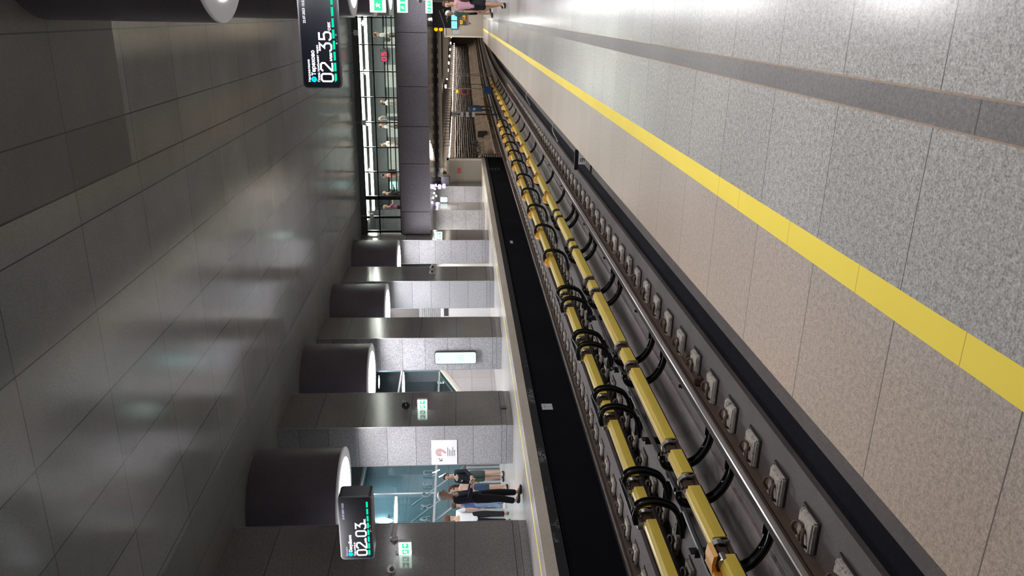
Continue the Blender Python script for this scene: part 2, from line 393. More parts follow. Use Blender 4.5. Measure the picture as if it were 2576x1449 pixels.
def digits(bm, s_, x, z, sc, wd, y0=-0.004, y1=0.0, adv=0.95):
    for ch in s_:
        if ch in DIG: strokes(bm, [[(x + a*sc, z + b*sc) for a, b in ln] for ln in DIG[ch]], wd, y0, y1)
        x += adv * sc
    return x

# ------------------------------------------------------------------ near platform
def sh(y): return 0.0010 * max(0.0, y - 46) ** 2
CURVE = [(-3.0, 0.0), (20, 0.0), (46.0, 0.0)] + [(y, sh(y)) for y in range(50, 122, 4)]
PE = -1.42
sbox('floor', -0.176, 7.0, -4, 45.5, -0.20, 0, 'floor')
sbox('floor.001', -0.761, -0.278, -4, 45.5, -0.20, 0, 'floor')
sbox('floor.002', PE, -0.859, -4, 45.5, -0.20, 0, 'floor_edge')
sbox('floor_tactile_strip', -0.272, -0.182, -4, 45.5, -0.20, 0.002, 'tactile')
sbox('trim_1', -0.278, -0.272, -4, 45.5, -0.20, 0.0015, 'brownline')
sbox('trim_2', -0.182, -0.176, -4, 45.5, -0.20, 0.0015, 'brownline')
sbox('floor_yellow_line', -0.859, -0.761, -4, 45.5, -0.20, 0.001, 'yellow')
sbox('platform_foundation', -1.50, 7.0, -4, 45.5, -1.6, -0.20, 'bed')
sbox('wall_right', 6.8, 7.0, -4, 45.5, 0, 5.85, 'cladding')
sbox('wall_back', -16.8, 7.0, -4.2, -4, -1.6, 5.85, 'cladding')
sbox('ceiling', -17.0, 7.0, -4, 46.0, 5.85, 6.05, 'ceiling')
# ------------------------------------------------------------------ track bed
def strip(name, prof, mat):
    b = new(); prism(b, prof, 0, 0, curve=CURVE); return struct(name, b, mat)
DZ = -1.75
strip('track_bed', [(-1.5, DZ), (-1.5, -1.25), (-2.90, -1.25), (-2.90, DZ)], 'bed')
strip('track_bed_drain', [(-2.90, DZ), (-2.90, -1.30), (-3.20, -1.30), (-3.20, DZ)], 'black')
strip('track_bed.001', [(-3.20, DZ), (-3.20, -1.25), (-4.05, -1.25), (-4.12, -1.37), (-4.40, -1.42), (-4.44, DZ)], 'bed')
strip('centre_trough', [(-4.44, DZ), (-4.44, -1.44), (-4.49, -1.45), (-4.49, -1.42), (-4.70, -1.455), (-4.95, -1.455), (-5.12, -1.40), (-5.12, -1.43), (-5.17, -1.42), (-5.17, DZ)], 'trough')
strip('track_bed.002', [(-5.17, DZ), (-5.17, -1.37), (-5.40, -1.27), (-5.60, -1.25), (-6.60, -1.25), (-6.60, DZ)], 'bed')
strip('track_bed_drain.001', [(-6.60, DZ), (-6.60, -1.30), (-6.98, -1.30), (-6.98, DZ)], 'black')
strip('track_bed.003', [(-6.98, DZ), (-6.98, -1.25), (-8.2, -1.25), (-8.2, DZ)], 'bed')

# ------------------------------------------------------------------ running rails
def rail(x, label, side='railside'):
    t = thing('running_rail', label, 'rail', (x, 0, 0))
    p = [(-.075,-1.28),(.088,-1.28),(.088,-1.262),(.045,-1.240),(.022,-1.15),(.044,-1.138),(.045,-1.112),(.036,-1.102),(-.030,-1.102),(-.037,-1.112),(-.036,-1.138),(-.010,-1.15),(-.014,-1.25),(-.075,-1.268)]
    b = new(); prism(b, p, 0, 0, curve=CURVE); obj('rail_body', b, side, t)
    b = new(); prism(b, [(-.038,-1.122),(-.0385,-1.110),(-.029,-1.0995),(-.006,-1.0995),(-.006,-1.106)], 0, 0, curve=CURVE); obj('running_surface', b, 'railtop', t)
rail(-3.72, 'near track rail with the bright polished head, left of the black drain strip')
rail(-6.04, 'black running rail just behind the farther yellow contact rail covers', 'rubber')  # body takes the black boot colour instead of the rail side colour
rail(-7.60, 'thin shiny running rail nearest the opposite black platform wall')
rail(-2.14, 'running rail tucked under the near cream platform edge')
b = new(); bbx(b, -3.68, -3.60, 7.15, 7.75, -1.245, -1.15, .01); bbx(b, -3.60, -3.54, 7.62, 7.74, -1.245, -1.19, .01)
fp = tag(obj('rail_joint', b, 'rust'), 'rusty joint plate bolted to the web of the near shiny rail', 'rail joint')
for y in (7.25, 7.4, 7.55, 7.68):
    b = new(); lathe(b, [(.018, -3.60), (.018, -3.575)], (0, y, -1.20), 6, 'X'); obj('bolt', b, 'galv', fp)

# ------------------------------------------------------------------ sleeper blocks
def pad_proto(x, side, label, group):
    t = thing('sleeper_block', label, 'sleeper block', (x, 4.0, -1.25), 0, group)
    b = new(); bbx(b, 0.03, 0.30, -0.115, 0.115, -0.02, 0.05, 0.014); obj('block', b, 'pad', t)
    b = new(); bbx(b, 0.02, 0.325, -0.14, 0.14, -0.03, 0.012, 0.006); obj('rubber_boot', b, 'rubber', t)
    for s in (1,):
        b = new(); x0 = s*0.085
        tube(b, smooth_path([(x0-.02, -.06, .035), (x0+s*.02, -.085, .085), (x0+s*.09, -.065, .09), (x0+s*.105, -.02, .06), (x0+s*.04, 0, .075), (x0-.01, .005, .06)], 4), .0125, 6)
        tube(b, smooth_path([(x0-.01, .09, .05), (x0+s*.05, .10, .09), (x0+s*.12, .07, .08), (x0+s*.125, .01, .06), (x0+s*.06, -.005, .06)], 4), .0125, 6)
        bbx(b, x0+(-.005 if s > 0 else -.055), x0+(.055 if s > 0 else .005), -.005, .055, .025, .055, .006)
        bbx(b, x0+(0 if s > 0 else -.12), x0+(.12 if s > 0 else 0), -.07, .09, .028, .036, .003)
        obj('rail_clip', b, 'rust', t)
    return t
for x, lab, grp, n in ((-3.72, 'pale concrete sleeper block with rusty clip in the row under the near shiny rail', 'sleeper blocks of the near rail', 68),
                       (-6.04, 'small concrete sleeper block in the row hidden behind the farther yellow contact rail', 'sleeper blocks behind the farther contact rail', 62),
                       (-7.60, 'concrete sleeper block in the row along the rail by the opposite platform wall', 'sleeper blocks of the far rail', 62)):
    y0 = 2.85 if x > -5 else 5.7
    p0 = pad_proto(x, 1, lab, grp); p0.location.y = y0
    for k in range(1, n):
        q = dup(p0, (x, y0 + 0.5715*k, -1.25))
        if x == -3.72 and 2 <= k < 14: q['label'] = '%s pale sleeper block under the near shiny rail, counted from the picture bottom' % ORD[k-2]
        q.location.y = y0 + 0.5715*k
        if y0 + 0.5715*k > 45.9: q.location.x = x + sh(q.location.y)

# ------------------------------------------------------------------ contact rails
X1, T1 = -4.33, -0.85      # centre and crest height of the near cover
X2, T2 = -5.38, -0.73
def contact_rail(x, top, y0, y1, label):
    cur = [(y0, 0.0)] + [(y, sh(y)) for y in range(46, int(y1), 4)] + [(y1, sh(y1))]
    b = new(); prism(b, [(x-.05, top-.15), (x+.05, top-.15), (x+.05, top-.12), (x+.015, top-.11), (x+.015, top-.06), (x+.04, top-.05), (x+.04, top-.035), (x-.04, top-.035), (x-.04, top-.05), (x-.015, top-.06), (x-.015, top-.11), (x-.05, top-.12)], 0, 0, curve=cur)
    return tag(obj('contact_rail', b, 'rust'), label, 'contact rail')
contact_rail(X1, T1, 2.0, 57.0, 'brown steel contact rail inside the nearer line of yellow covers')
contact_rail(X2, T2, 3.0, 42.0, 'brown steel contact rail inside the farther line of yellow covers')
def cover(x, top, y0, y1, label, group):
    t = thing('contact_rail_cover', label, 'cover', (x + sh(y0), y0, top), 0, group); L = y1 - y0
    p = [(-.078,-.14),(-.078,-.05),(-.066,-.018),(-.050,-.004),(-.018,.002),(-.018,-.02),(-.045,-.03),(-.06,-.05),(-.06,-.14)]
    b = new(); prism(b, p, 0, L); obj('side_face', b, 'cover_warm', t)
    p = [(-.013,-.02),(-.013,.001),(.02,-.005),(.050,-.018),(.062,-.012),(.071,-.03),(.074,-.07),(.074,-.14),(.062,-.14),(.058,-.06),(.03,-.035)]
    b = new(); prism(b, p, 0, L); obj('top_face', b, 'cover', t)
    b = new(); bx(b, .0745, .077, 0, L, -.142, -.13); obj('edge_seal', b, 'blackmetal', t)
P1 = [(4.70, 5.35), (6.35, 7.0), (8.96, 9.59), (11.8, 12.41), (14.27, 14.78), (16.68, 17.26)]
S1 = [18.97, 21.4, 24.0, 26.56, 28.96, 31.46, 34.0, 36.4, 38.9, 41.3, 43.8, 46.2, 48.6, 51.0, 53.4]
P2 = [(4.95, 5.6), (7.25, 7.88), (9.48, 10.05), (11.67, 12.2), (13.85, 14.5)]
S2 = [17.0, 19.27, 21.5, 23.7, 26.0, 28.6, 30.85, 33.0, 35.3, 37.7, 40.4]
def covers(x, top, pairs, singles, y_first, y_last, which):
    cnt = {True: 0, False: 0}
    edges = [y_first]
    for a, b_ in pairs: edges += [a-.17, a+.08, b_-.13, b_+.08] if False else [a-.16, a+.07, b_-.16, b_+.07]
    for s_ in singles: edges += [s_-.05, s_+.05]
    edges.append(y_last)
    for k in range(0, len(edges)-1, 2):
        a, c = edges[k], edges[k+1]
        if c - a < 0.05: continue
        short = (c - a) < 0.6
        cnt[short] += 1
        cover(x, top, a, c, ORD[cnt[short]-1] + (' short' if short else ' long') + ' yellow plastic cover section on the %s contact rail' % which, ('short ' if short else 'long ') + 'yellow covers of the %s contact rail' % which)
covers(X1, T1, P1, S1, 2.2, 56.5, 'nearer')
covers(X2, T2, P2, S2, 3.2, 41.8, 'farther')

ARM1 = smooth_path([(.40,-.465),(.23,-.485),(.08,-.475),(-.05,-.43),(-.16,-.35),(-.22,-.24),(-.245,-.12),(-.22,-.025),(-.15,.022),(-.08,.03)], 4)
ARM2 = smooth_path([(-.30,-.505),(-.04,-.45),(.10,-.37),(.16,-.27),(.195,-.15),(.19,-.03),(.155,.04),(.08,.075),(-.02,.075),(-.09,.055)], 4)
def arm(bm, path, off=0.0, wd=.085):
    for s in (-1, 1): ribbon(bm, path, .010, .062, off=off + s*(wd/2-.005))
    ribbon(bm, path, wd, .014, off=off)
def clamp_parts(t, y, side):
    """galvanised ring, its bolted lug, cream insulator; side -1: lug to the left"""
    b = new(); arc = [(.078*math.cos(a), -.055 + .085*math.sin(a)) for a in [math.radians(v) for v in range(200, -31, -23)]]
    ribbon(b, arc, .05, .012, off=y); ribbon(b, [(-.075, -.08), (-.12, -.04), (-.14, .01)], .05, .012, off=y)
    tube(b, [(.075, y, -.09), (.085, y, -.14)], .012, 6)
    rg = obj('clamp_ring', b, 'galv', t)
    b = new(); bbx(b, -.165, -.115, y-.04, y+.04, -.045, .035, .008)
    for k in (-1, 1): lathe(b, [(.013, y-.055), (.013, y+.055)], (-.14, 0, k*.022), 6, 'Y')
    lathe(b, [(.012, .03), (.012, .055)], (-.12, y, .0), 6, 'Z')
    obj('bolted_lug', b, 'galv', rg)
    b = new(); lathe(b, [(.06, y+.03), (.068, y+.04), (.06, y+.07)], (0, 0, -.06), 14, 'Y'); obj('insulator', b, 'insul', t)
    b = new(); bbx(b, -.045, .05, y-.14, y-.03, -.10, .0, .008); lathe(b, [(.014, y-.1), (.014, y-.04)], (.0, 0, .01), 6, 'Y'); obj('rusty_block', b, 'rust', t)
    b = new(); bbx(b, -.075, -.05, y-.15, y-.03, -.15, -.01, .006); bbx(b, -.075, .03, y-.16, y-.145, -.03, .0, .003); obj('insulator_plate', b, 'insul', t)
def foot(t, y, x0, x1, z):
    b = new(); bbx(b, x0, x1, y-.045, y-.03, z-.05, z+.03, .003); bbx(b, x0, x1, y-.045, y+.045, z-.06, z-.045, .003)
    lathe(b, [(.012, -.02), (.012, .03)], ((x0+x1)/2, y+.03, z-.03), 6, 'Z'); obj('foot_plate', b, 'blackmetal', t)
def studs(t, y, pts):
    for (x, z) in pts:
        b = new(); lathe(b, [(.008, -.02), (.008, .03)], (x, y, z), 6, 'Z'); obj('stud', b, 'galv', t)
def bracket_pair1(a, b_, label):
    t = thing('contact_rail_bracket', label, 'bracket', (X1, a, T1)); d = b_ - a
    for y in (0, d):
        q = new(); arm(q, ARM1, y); am = obj('arm', q, 'blackmetal', t); clamp_parts(t, y, -1); foot(t, y+.07, .12, .40, -.46)
        studs(am, y, [(.0, -.44), (.25, -.47)])
    return t
for k, (a, c) in enumerate(P1):
    names = ['nearest, at the picture edge', 'second from the camera', 'third from the camera', 'fourth from the camera', 'fifth from the camera', 'sixth and last paired one']
    bracket_pair1(a, c, 'black twin curved bracket of the nearer contact rail, ' + names[k])
def cap_part(t, big=1.0, hood=False):
    if hood:
        b = new(); prism(b, [(-.075,-.16),(-.17,-.14),(-.20,-.06),(-.18,.02),(-.11,.06),(.0,.075),(.08,.065),(.10,.03),(.0,.045),(-.07,.02),(-.09,-.06),(-.06,-.15)], -.06, .12); prism(b, [(-.075,-.16),(-.17,-.14),(-.20,-.06),(-.18,.02),(-.11,.06),(-.06,.06),(-.07,.02),(-.09,-.06),(-.06,-.15)], -.38, -.06)
        obj('orange_hood', b, 'cap', t); return
    b = new(); bmesh.ops.create_uvsphere(b, u_segments=16, v_segments=10, radius=1)
    for v in b.verts: v.co = Vector((v.co.x*.125 - .085, v.co.y*.14, v.co.z*.115 - .035))
    oc = obj('orange_cap', b, 'cap', t, True)
    b = new(); bbx(b, -.075, .080, -.12, .14, -.13, .020, .02); obj('cap_sleeve', b, 'cap', oc)
def strap(t):
    b = new(); tube(b, smooth_path([(-.02, .135, -.02), (.02, .14, .02), (.08, .13, .0), (.085, .12, -.05)], 4), .009, 6); obj('strap', b, 'blackmetal', t)
    b = new(); tube(b, smooth_path([(-.03, .0, .05), (.03, -.02, .03), (.09, -.02, -.01)], 4), .009, 6); obj('strap', b, 'blackmetal', t)
def single(x, top, y, path, label, group):
    t = thing('contact_rail_bracket', label, 'bracket', (x + sh(y), y, top), 0, group)
    q = new(); arm(q, path, 0.06, .06); obj('arm', q, 'blackmetal', t)
    cap_part(t); strap(t); return t
t = None
for y in S1:
    if t is None: t = single(X1, T1, y, ARM1, 'first orange capped black bracket from the camera on the nearer contact rail', 'orange capped brackets of the nearer contact rail')
    else: dup(t, (X1 + sh(y), y, T1), label=ORD[S1.index(y)] + ' orange capped black bracket from the camera on the nearer contact rail')
t = None
for y in S2:
    if t is None: t = single(X2, T2, y, ARM2, 'first orange capped black bracket from the camera on the farther contact rail', 'orange capped brackets of the farther contact rail')
    else: dup(t, (X2, y, T2), label=ORD[S2.index(y)] + ' orange capped black bracket from the camera on the farther contact rail')
t = thing('joint_hood', 'open orange hood over the nearer contact rail, at the bottom edge of the view', 'hood', (X1, 5.20, T1))
cap_part(t, hood=True)
b = new(); lathe(b, [(.05, -.05), (.055, -.04), (.055, .03), (.05, .04)], (.02, -.02, -.03), 16, 'Y'); obj('steel_ring', b, 'galv', t)
def bracket_pair2(a, b_, label):
    t = thing('contact_rail_bracket', label, 'bracket', (X2, a, T2)); d = b_ - a
    for y in (0, d):
        q = new(); arm(q, ARM2, y); am = obj('arm', q, 'blackmetal', t); clamp_parts(t, y, -1); foot(t, y+.05, -.28, .02, -.46)
        studs(am, y, [(.13, -.2)])
    q = new(); bx(q, .005, .02, -.06, d+.08, .085, .12); bx(q, .06, .16, -.05, -.035, .04, .08)
    tube(q, [(.12, -.06, .085), (.04, d+.08, .105)], .012, 4); bx(q, -.02, .14, -.05, .05, .078, .088); bx(q, -.02, .14, d-.05, d+.05, .078, .088)
    for yy in (0, d): lathe(q, [(.012, .085), (.012, .11)], (.10, yy, 0), 6, 'Z')
    obj('bracing_frame', q, 'blackmetal', t)
for k, (a, c) in enumerate(P2):
    names = ['nearest, just outside the lower left corner', 'large one lowest in the view', 'second lowest in the view', 'third from the bottom of the view', 'last braced one before the orange caps']
    bracket_pair2(a, c, 'black braced arch bracket of the farther contact rail, ' + names[k])
# slotted anchor plates standing in the bed beside the farther arches
pl = None
for y in (6.5, 8.75, 10.9, 13.1):
    if pl is None:
        b = new(); bbx(b, -.006, .006, -.05, .05, 0, .26, .003); bbx(b, -.05, .05, -.056, -.046, 0, .22, .003); pl = tag(obj('anchor_plate', b, 'blackmetal'), 'slotted black anchor plate standing between two braced arches', 'plate', 'anchor plates between the arches')
        pl.location = (-5.28, y, -1.33)
    else:
        q = pl.copy(); COL.objects.link(q); q.location = (-5.28, y, -1.33)
# cables bundled under the farther contact rail
for k, (dx, dz, r) in enumerate(((.30, -.46, .03),)):
    b = new(); pts = [(X2 + dx - .12 + .02*math.sin(y*1.7 + k), y, T2 + dz + .02 + .012*math.sin(y*2.3 + k*2)) for y in [2.5 + .6*i for i in range(66)]]
    tube(b, pts, r, 6); tag(obj('power_cable', b, 'cable'), ['thick black cable', 'left black cable', 'right black cable'][k] + ' lying under the arches of the farther contact rail', 'cable')

# small fixings on the trough wall
fx = None
for y in (5.35, 8.2, 10.7, 13.4, 15.8, 19.7, 22.6):
    if fx is None:
        b = new(); bbx(b, -.02, .02, -.012, .012, 0, .09, .004); tube(b, [(-.03, 0, .05), (.03, 0, .05)], .01, 6); fx = tag(obj('cable_cleat', b, 'blackmetal'), 'small black cable cleat on the slope beside the near shiny rail', 'cleat', 'cable cleats by the near rail')
        fx.location = (-4.22, y, -1.41)
    else:
        q = fx.copy(); COL.objects.link(q); q.location = (-4.22, y, -1.41)
# light bent pipes reaching down from the platform edge
for k, (y, lab) in enumerate(((21.0, 'nearer'), (29.3, 'farther'))):
    b = new(); tube(b, smooth_path([(-2.45, y-1, -1.24), (-2.72, y-1, -1.10), (-2.88, y-1, -1.12), (-3.02, y-1, -1.2), (-3.12, y-1, -1.25)], 3), .018, 8)
    tag(obj('drain_pipe', b, 'alu'), 'thin grey bent pipe across the black drain strip, the %s of two' % lab, 'pipe')
t = thing('marker_plate', 'small white plate with a black 9 beside the drain under the platform edge', 'sign', (-2.52, 14.6, -1.25))
b = new(); bbx(b, -.30, .09, 0, .05, 0.285, .36, .005); bbx(b, -.03, .03, 0, .05, 0, .25, .005); obj('post', b, 'blackmetal', t)
b = new(); bbx(b, -.19, .08, -.012, -.002, .14, .285, .004); obj('plate', b, 'white', t)
b = new(); digits(b, '9', -.13, .170, .075, .013, -.016, -.012); obj('digit', b, 'ink', t)
b = new(); bx(b, -2.90, -1.6, 14.7, 14.82, -1.255, -1.235); tag(obj('drain_grate', b, 'black'), 'narrow black cross drain behind the plate with the 9', 'drain')

# ------------------------------------------------------------------ opposite platform
OE = -8.26
b = new(); bx(b, -17, OE-.52, -4, 46.5, -.25, 0); struct('floor.003', b, 'floor_far')
sbox('floor_yellow_line.001', OE-.52, OE-.42, -4, 46.5, -.25, .001, 'yellow')
sbox('floor.004', OE-.42, OE-.03, -4, 46.5, -.25, 0, 'floor_far')
sbox('trim_3', OE-.03, OE+.0, -4, 46.5, -.20, 0, 'cream')
sbox('trim_4', OE-.10, OE-.02, -4, 46.5, -.37, -.20, 'black')
def stains():
    nt = NT('white limescale on black'); g = nt.n('ShaderNodeNewGeometry'); P = g.outputs['Position']; sep = nt.n('ShaderNodeSeparateXYZ'); nt.l(P, sep.inputs[0])
    n1 = nt.noise(9, 9, P, 0.75); n2 = nt.noise(1.1, 3, P); m = nt.math('MULTIPLY', nt.ramp(n1, [(0.475, 0.0), (0.50, 1.0), (0.525, 0.0)]), nt.ramp(n2, [(0.5, 0.0), (0.6, 1.0)]))
    a = nt.math('MULTIPLY', nt.math('GREATER_THAN', sep.outputs[1], 10.5), nt.math('LESS_THAN', sep.outputs[1], 17.6)); m = nt.math('MULTIPLY', m, a)
    zz = nt.math('MULTIPLY', nt.math('LESS_THAN', sep.outputs[2], -.22), nt.math('GREATER_THAN', sep.outputs[2], -.36)); m = nt.math('MULTIPLY', m, zz)
    bs = nt.ramp(nt.noise(30, 2, P), [(0.3, (0.016, 0.017, 0.02)), (0.7, (0.024, 0.025, 0.029))])
    return pbr(nt, nt.mix(m, bs, (0.75, 0.75, 0.74)), 0.6, 0, 0.3)
MT['stained'] = stains()
sbox('wall_fascia', OE-.03, OE-.01, -4, 46.5, -.37, -.20, 'stained')
sbox('wall_recess', OE-.25, OE-.10, -4, 46.5, -.50, -.37, 'black')
sbox('wall_under_platform', OE-.25, OE-.03, -4, 46.5, -1.30, -.45, 'black')
sbox('opposite_platform_foundation', -17, OE-.25, -4, 46.5, -1.6, -.25, 'black')
def plaque(y, z, w_, h_, label, txt):
    t = thing('number_plaque', label, 'plaque', (OE-.028, y, z)); 
    b = new(); bbx(b, .0, .012, -w_/2-.012, w_/2+.012, -h_/2-.012, h_/2+.012, .003); obj('backing', b, 'ink', t)
    b = new(); bx(b, .012, .016, -w_/2, w_/2, -h_/2, h_/2); obj('face', b, 'white', t)
    e = thing('x', 'x', 'x'); 
    for i, (s_, zz, sz) in enumerate(txt):
        q = text('lettering', s_, sz, 'inkgrey', t, (.0165, 0, zz), .0005, 'CENTER'); q.rotation_euler = (0, 0, PI/2)
    bpy.data.objects.remove(e)
plaque(15.17, -.61, .27, .235, 'white rectangular plaque with rows of small characters on the black wall under the platform', [('13-61', .035, .07), ('II', -.035, .05), ('H', -.10, .05)])
plaque(28.3, -.66, .36, .10, 'narrow blank looking white plaque farther along the black wall under the platform', [('- - -', -.02, .05)])
# ------------------------------------------------------------------ opposite columns
def column(x0, x1, y0, y1, z1, label):
    t = thing('column', label, 'column', ((x0+x1)/2, (y0+y1)/2, 0))
    hx, hy = (x1-x0)/2, (y1-y0)/2
    b = new(); bx(b, -hx, hx, -hy, hy, .17, z1); 
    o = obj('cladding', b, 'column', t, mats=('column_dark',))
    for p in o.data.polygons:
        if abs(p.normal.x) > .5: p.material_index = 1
    b = new(); bx(b, -hx, hx, -hy, hy, 0, .163)
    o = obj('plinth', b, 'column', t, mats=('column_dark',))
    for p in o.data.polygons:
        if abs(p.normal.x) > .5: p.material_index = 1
    b = new()
    for sx in (-1, 1):
        for sy in (-1, 1): bx(b, sx*hx-.006, sx*hx+.006, sy*hy-.006, sy*hy+.006, .165, z1)
    obj('corner_trim', b, 'alu', t)
    return t
CY = [(11.2, 13.10), (16.95, 18.80), (22.5, 24.27), (28.0, 29.8), (33.65, 35.42), (39.3, 41.1), (45.2, 46.5)]
CL = ['nearest granite column, with green exit sign, cameras and dark shaded face', 'granite column with the red spiral direction sign on its bright face', 'granite column with the tall lit map box on its bright face',
      'speckled granite column behind the third light drum, two domes on its side', 'granite column where the glazed bridge lands', 'granite column under the bridge soffit, square lit sign above', 'last granite column under the bridge by the panelled end wall']
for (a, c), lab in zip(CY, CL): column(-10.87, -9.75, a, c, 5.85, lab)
for k, ((a, c), lab) in enumerate(zip(CY[3:6], ['', '', ''])): pass
# ------------------------------------------------------------------ light drums
def drum(x, y, label):
    t = thing('light_drum', label, 'ceiling light', (x, y, 3.95), 0, None)
    b = new(); lathe(b, [(1.08, 0.0), (1.083, 0.02), (1.083, 1.899)], n=64); obj('drum_body', b, 'drum', t, True)
    b = new(); lathe(b, [(1.084, .0), (1.084, .03), (1.08, .03), (1.08, -.002)], n=64); obj('rim', b, 'rim', t, True)
    b = new(); lathe(b, [(.85, -.012), (.85, -.006), (.3, -.005)], n=64); obj('diffuser', b, 'e_drum', t)
    b = new(); lathe(b, [(1.076, -.006), (1.076, .01), (.2, .011), (.2, -.0065)], n=64); obj('rim_ring', b, 'rim', t)
    return t
DY = [9.3, 14.9, 20.7, 26.05, 31.7]
DL = ['nearest one, out of view at the left', 'largest, partly behind the time display', 'second from the hanging time display', 'third from the time display', 'smallest, against the glazed bridge']
for y, l_ in zip(DY, DL): drum(-10.3, y, 'grey round light drum over the opposite platform, ' + l_)
DL = ['behind the camera', 'large one at the picture top edge', 'hidden behind the display', 'nearer small disc by exit sign', 'farther small disc by exit sign', 'last one before the bridge']
for y, l_ in zip([3.75] + DY, DL): drum(0.93, y, 'grey round light drum over the near platform, ' + l_)
for k, (a, c) in enumerate([(-0.2, 1.5), (5.7, 7.5), (11.3, 13.1), (16.95, 18.8), (22.5, 24.3), (28.0, 29.8)]): 
    column(0.42, 1.5, a, c, 5.85, 'granite column of the near platform, outside the right of the view, number %s along the row' % ['one', 'two', 'three', 'four', 'five', 'six'][k]) if k in (0, 1, 2, 3, 4, 5) and False else None
# ------------------------------------------------------------------ glazed bridge block over the tracks
BY = 34.6
sbox('mezzanine_floor', -17, 7, BY+.25, 44.0, 2.69, 3.45, 'darkwall')
sbox('soffit', -17, 7, BY+.02, 44.0, 2.66, 2.69, 'soffit')
par = sbox('bridge_parapet', -9.74, 7, BY+.03, BY+.25, 2.70, 4.0, 'anod')
jx = [-9.72, -8.66, -6.44, -4.78, -3.06, -0.82, 1.4, 3.6]
for a, c in zip(jx, jx[1:]):
    b = new(); bx(b, a+.012, c-.012, BY-.02, BY+.03, 2.665, 4.02); obj('cladding_panel', b, 'cladding', par)
sbox('bridge_header', -9.74, 7, BY-.05, BY+.25, 5.62, 5.85, 'darkwall')
win = thing('window_1', 'long dark framed window band of the bridge over the tracks', 'window'); del win['label']; del win['category']; win['kind'] = 'structure'
mx = [-9.60, -8.92, -8.0, -6.82, -5.72, -4.62, -3.54, -2.45, -1.34, -0.24, .86, 1.96]
b = new()
for k, x in enumerate(mx):
    w_ = .06 if k in (0, 1) else (.11 if k == 2 else .028); bx(b, x-w_, x+w_*.6, BY+.02, BY+.14, 4.02, 5.62)
bx(b, -9.72, 7, BY+.02, BY+.12, 4.98, 5.035); bx(b, -9.72, 7, BY+.02, BY+.12, 4.02, 4.05); bx(b, -9.72, 7, BY+.0, BY+.12, 5.585, 5.62)
obj('frame', b, 'anod', win)
for a, c in zip(mx, mx[1:]):
    b = new(); bx(b, a+.04, c-.04, BY+.07, BY+.078, 4.04, 5.6); obj('pane', b, 'glass', win)
t = thing('handrail', 'black double handrail with rounded ends inside the bridge glazing', 'handrail', (0, BY+.35, 0))
for z in (4.21, 4.43):
    b = new(); tube(b, [(-7.7, 0, z), (2.0, 0, z)], .026, 8); obj('bar', b, 'anod', t)
b = new(); tube(b, smooth_path([(-7.7, 0, 4.21), (-7.82, 0, 4.25), (-7.87, 0, 4.32), (-7.82, 0, 4.39), (-7.7, 0, 4.43)], 4), .026, 8); obj('bend', b, 'anod', t)
# inside the bridge
sbox('ceiling_mezzanine', -17, 7, BY+.25, 40.2, 5.70, 5.85, 'whitewall')
sbox('wall_mezzanine', -17, 7, 40.2, 40.4, 3.45, 5.85, 'greenwall')
b = new(); bx(b, -9.6, 7, 39.9, 40.19, 5.05, 5.7); struct('trim_5', b, 'darkwall')
for k, (y, w_, lab) in enumerate(((35.15, .10, 'thin bright ceiling light line right behind the bridge glass'), (37.0, .20, 'broad bright ceiling light line deeper inside the bridge'))):
    b = new(); bx(b, -9.2, 6, y, y+w_, (5.62, 5.50)[k], (5.64, 5.60)[k]); tag(obj('linear_light', b, 'e_strip'), lab, 'ceiling light')
b = new(); bx(b, -9.4, 6, 36.9, 37.3, 5.60, 5.69); struct('trim_6', b, 'darkwall')
for x in (-8, -5.5, -3, -.5, 2): lamp((x, 38.4, 5.62), 16, 1.8, .3, (.97, 1, .98))  # area lights added to brighten the bridge room, no fixtures here
sp = None
for x in (-9.3, -7.1, -4.9, -2.6, -.5):
    if sp is None:
        b = new(); lathe(b, [(.11, 0), (.11, .05), (.03, .06), (.02, .15)], n=14); sp = tag(obj('spot_lamp', b, 'e_spot'), 'round glowing spot lamp in the bridge ceiling behind the glass', 'lamp', 'spots in the bridge ceiling'); sp.location = (x, 36.35, 5.55)
    else: q = sp.copy(); COL.objects.link(q); q.location = (x, 36.35, 5.55)
for k, (x0, x1) in enumerate(((-8.1, -6.6), (-6.1, -4.9), (-3.6, -2.5), (-1.7, -.7))):
    t = thing('wall_panel', 'pale green wall panel at the back of the bridge, %s from the left' % ['first', 'second', 'third', 'fourth'][k], 'panel', (x0, 40.15, 3.5))
    b = new(); bbx(b, 0, x1-x0, 0, .04, 0, 1.65, .005); obj('board', b, 'whitewall', t)
    b = new(); bx(b, (x1-x0)/2-.004, (x1-x0)/2+.004, -.002, 0, .05, 1.6); bx(b, .1, x1-x0-.1, -.002, 0, 1.2, 1.204); obj('seam', b, 'darkwall', t)
t = thing('digital_clock', 'red glowing digital clock on the dark band inside the bridge', 'clock', (-2.35, 39.85, 4.95))
b = new(); bbx(b, 0, .62, 0, .05, -.1, .26, .01); obj('case', b, 'anod', t)
b = new(); digits(b, '05', .07, -.04, .2, .05, -.01, -.002, 1.2); obj('digits', b, 'e_red', t)
t = thing('lit_sign', 'small rounded cyan lit sign at the left end inside the bridge', 'sign', (-8.05, 37.5, 4.55))
b = new(); prism(b, rrect(.42, .42, .07), -.03, .03); obj('case', b, 'alu', t)
b = new(); prism(b, rrect(.38, .38, .06), -.036, -.03); obj('face', b, 'e_box', t)
b = new(); strokes(b, [[(-.1, -.1), (-.1, .08), (.08, .08), (.08, -.1), (-.1, -.1)], [(-.02, -.02), (-.02, .03), (.03, .03)]], .012, -.040, -.036); obj('pictogram', b, 'e_ink', t)
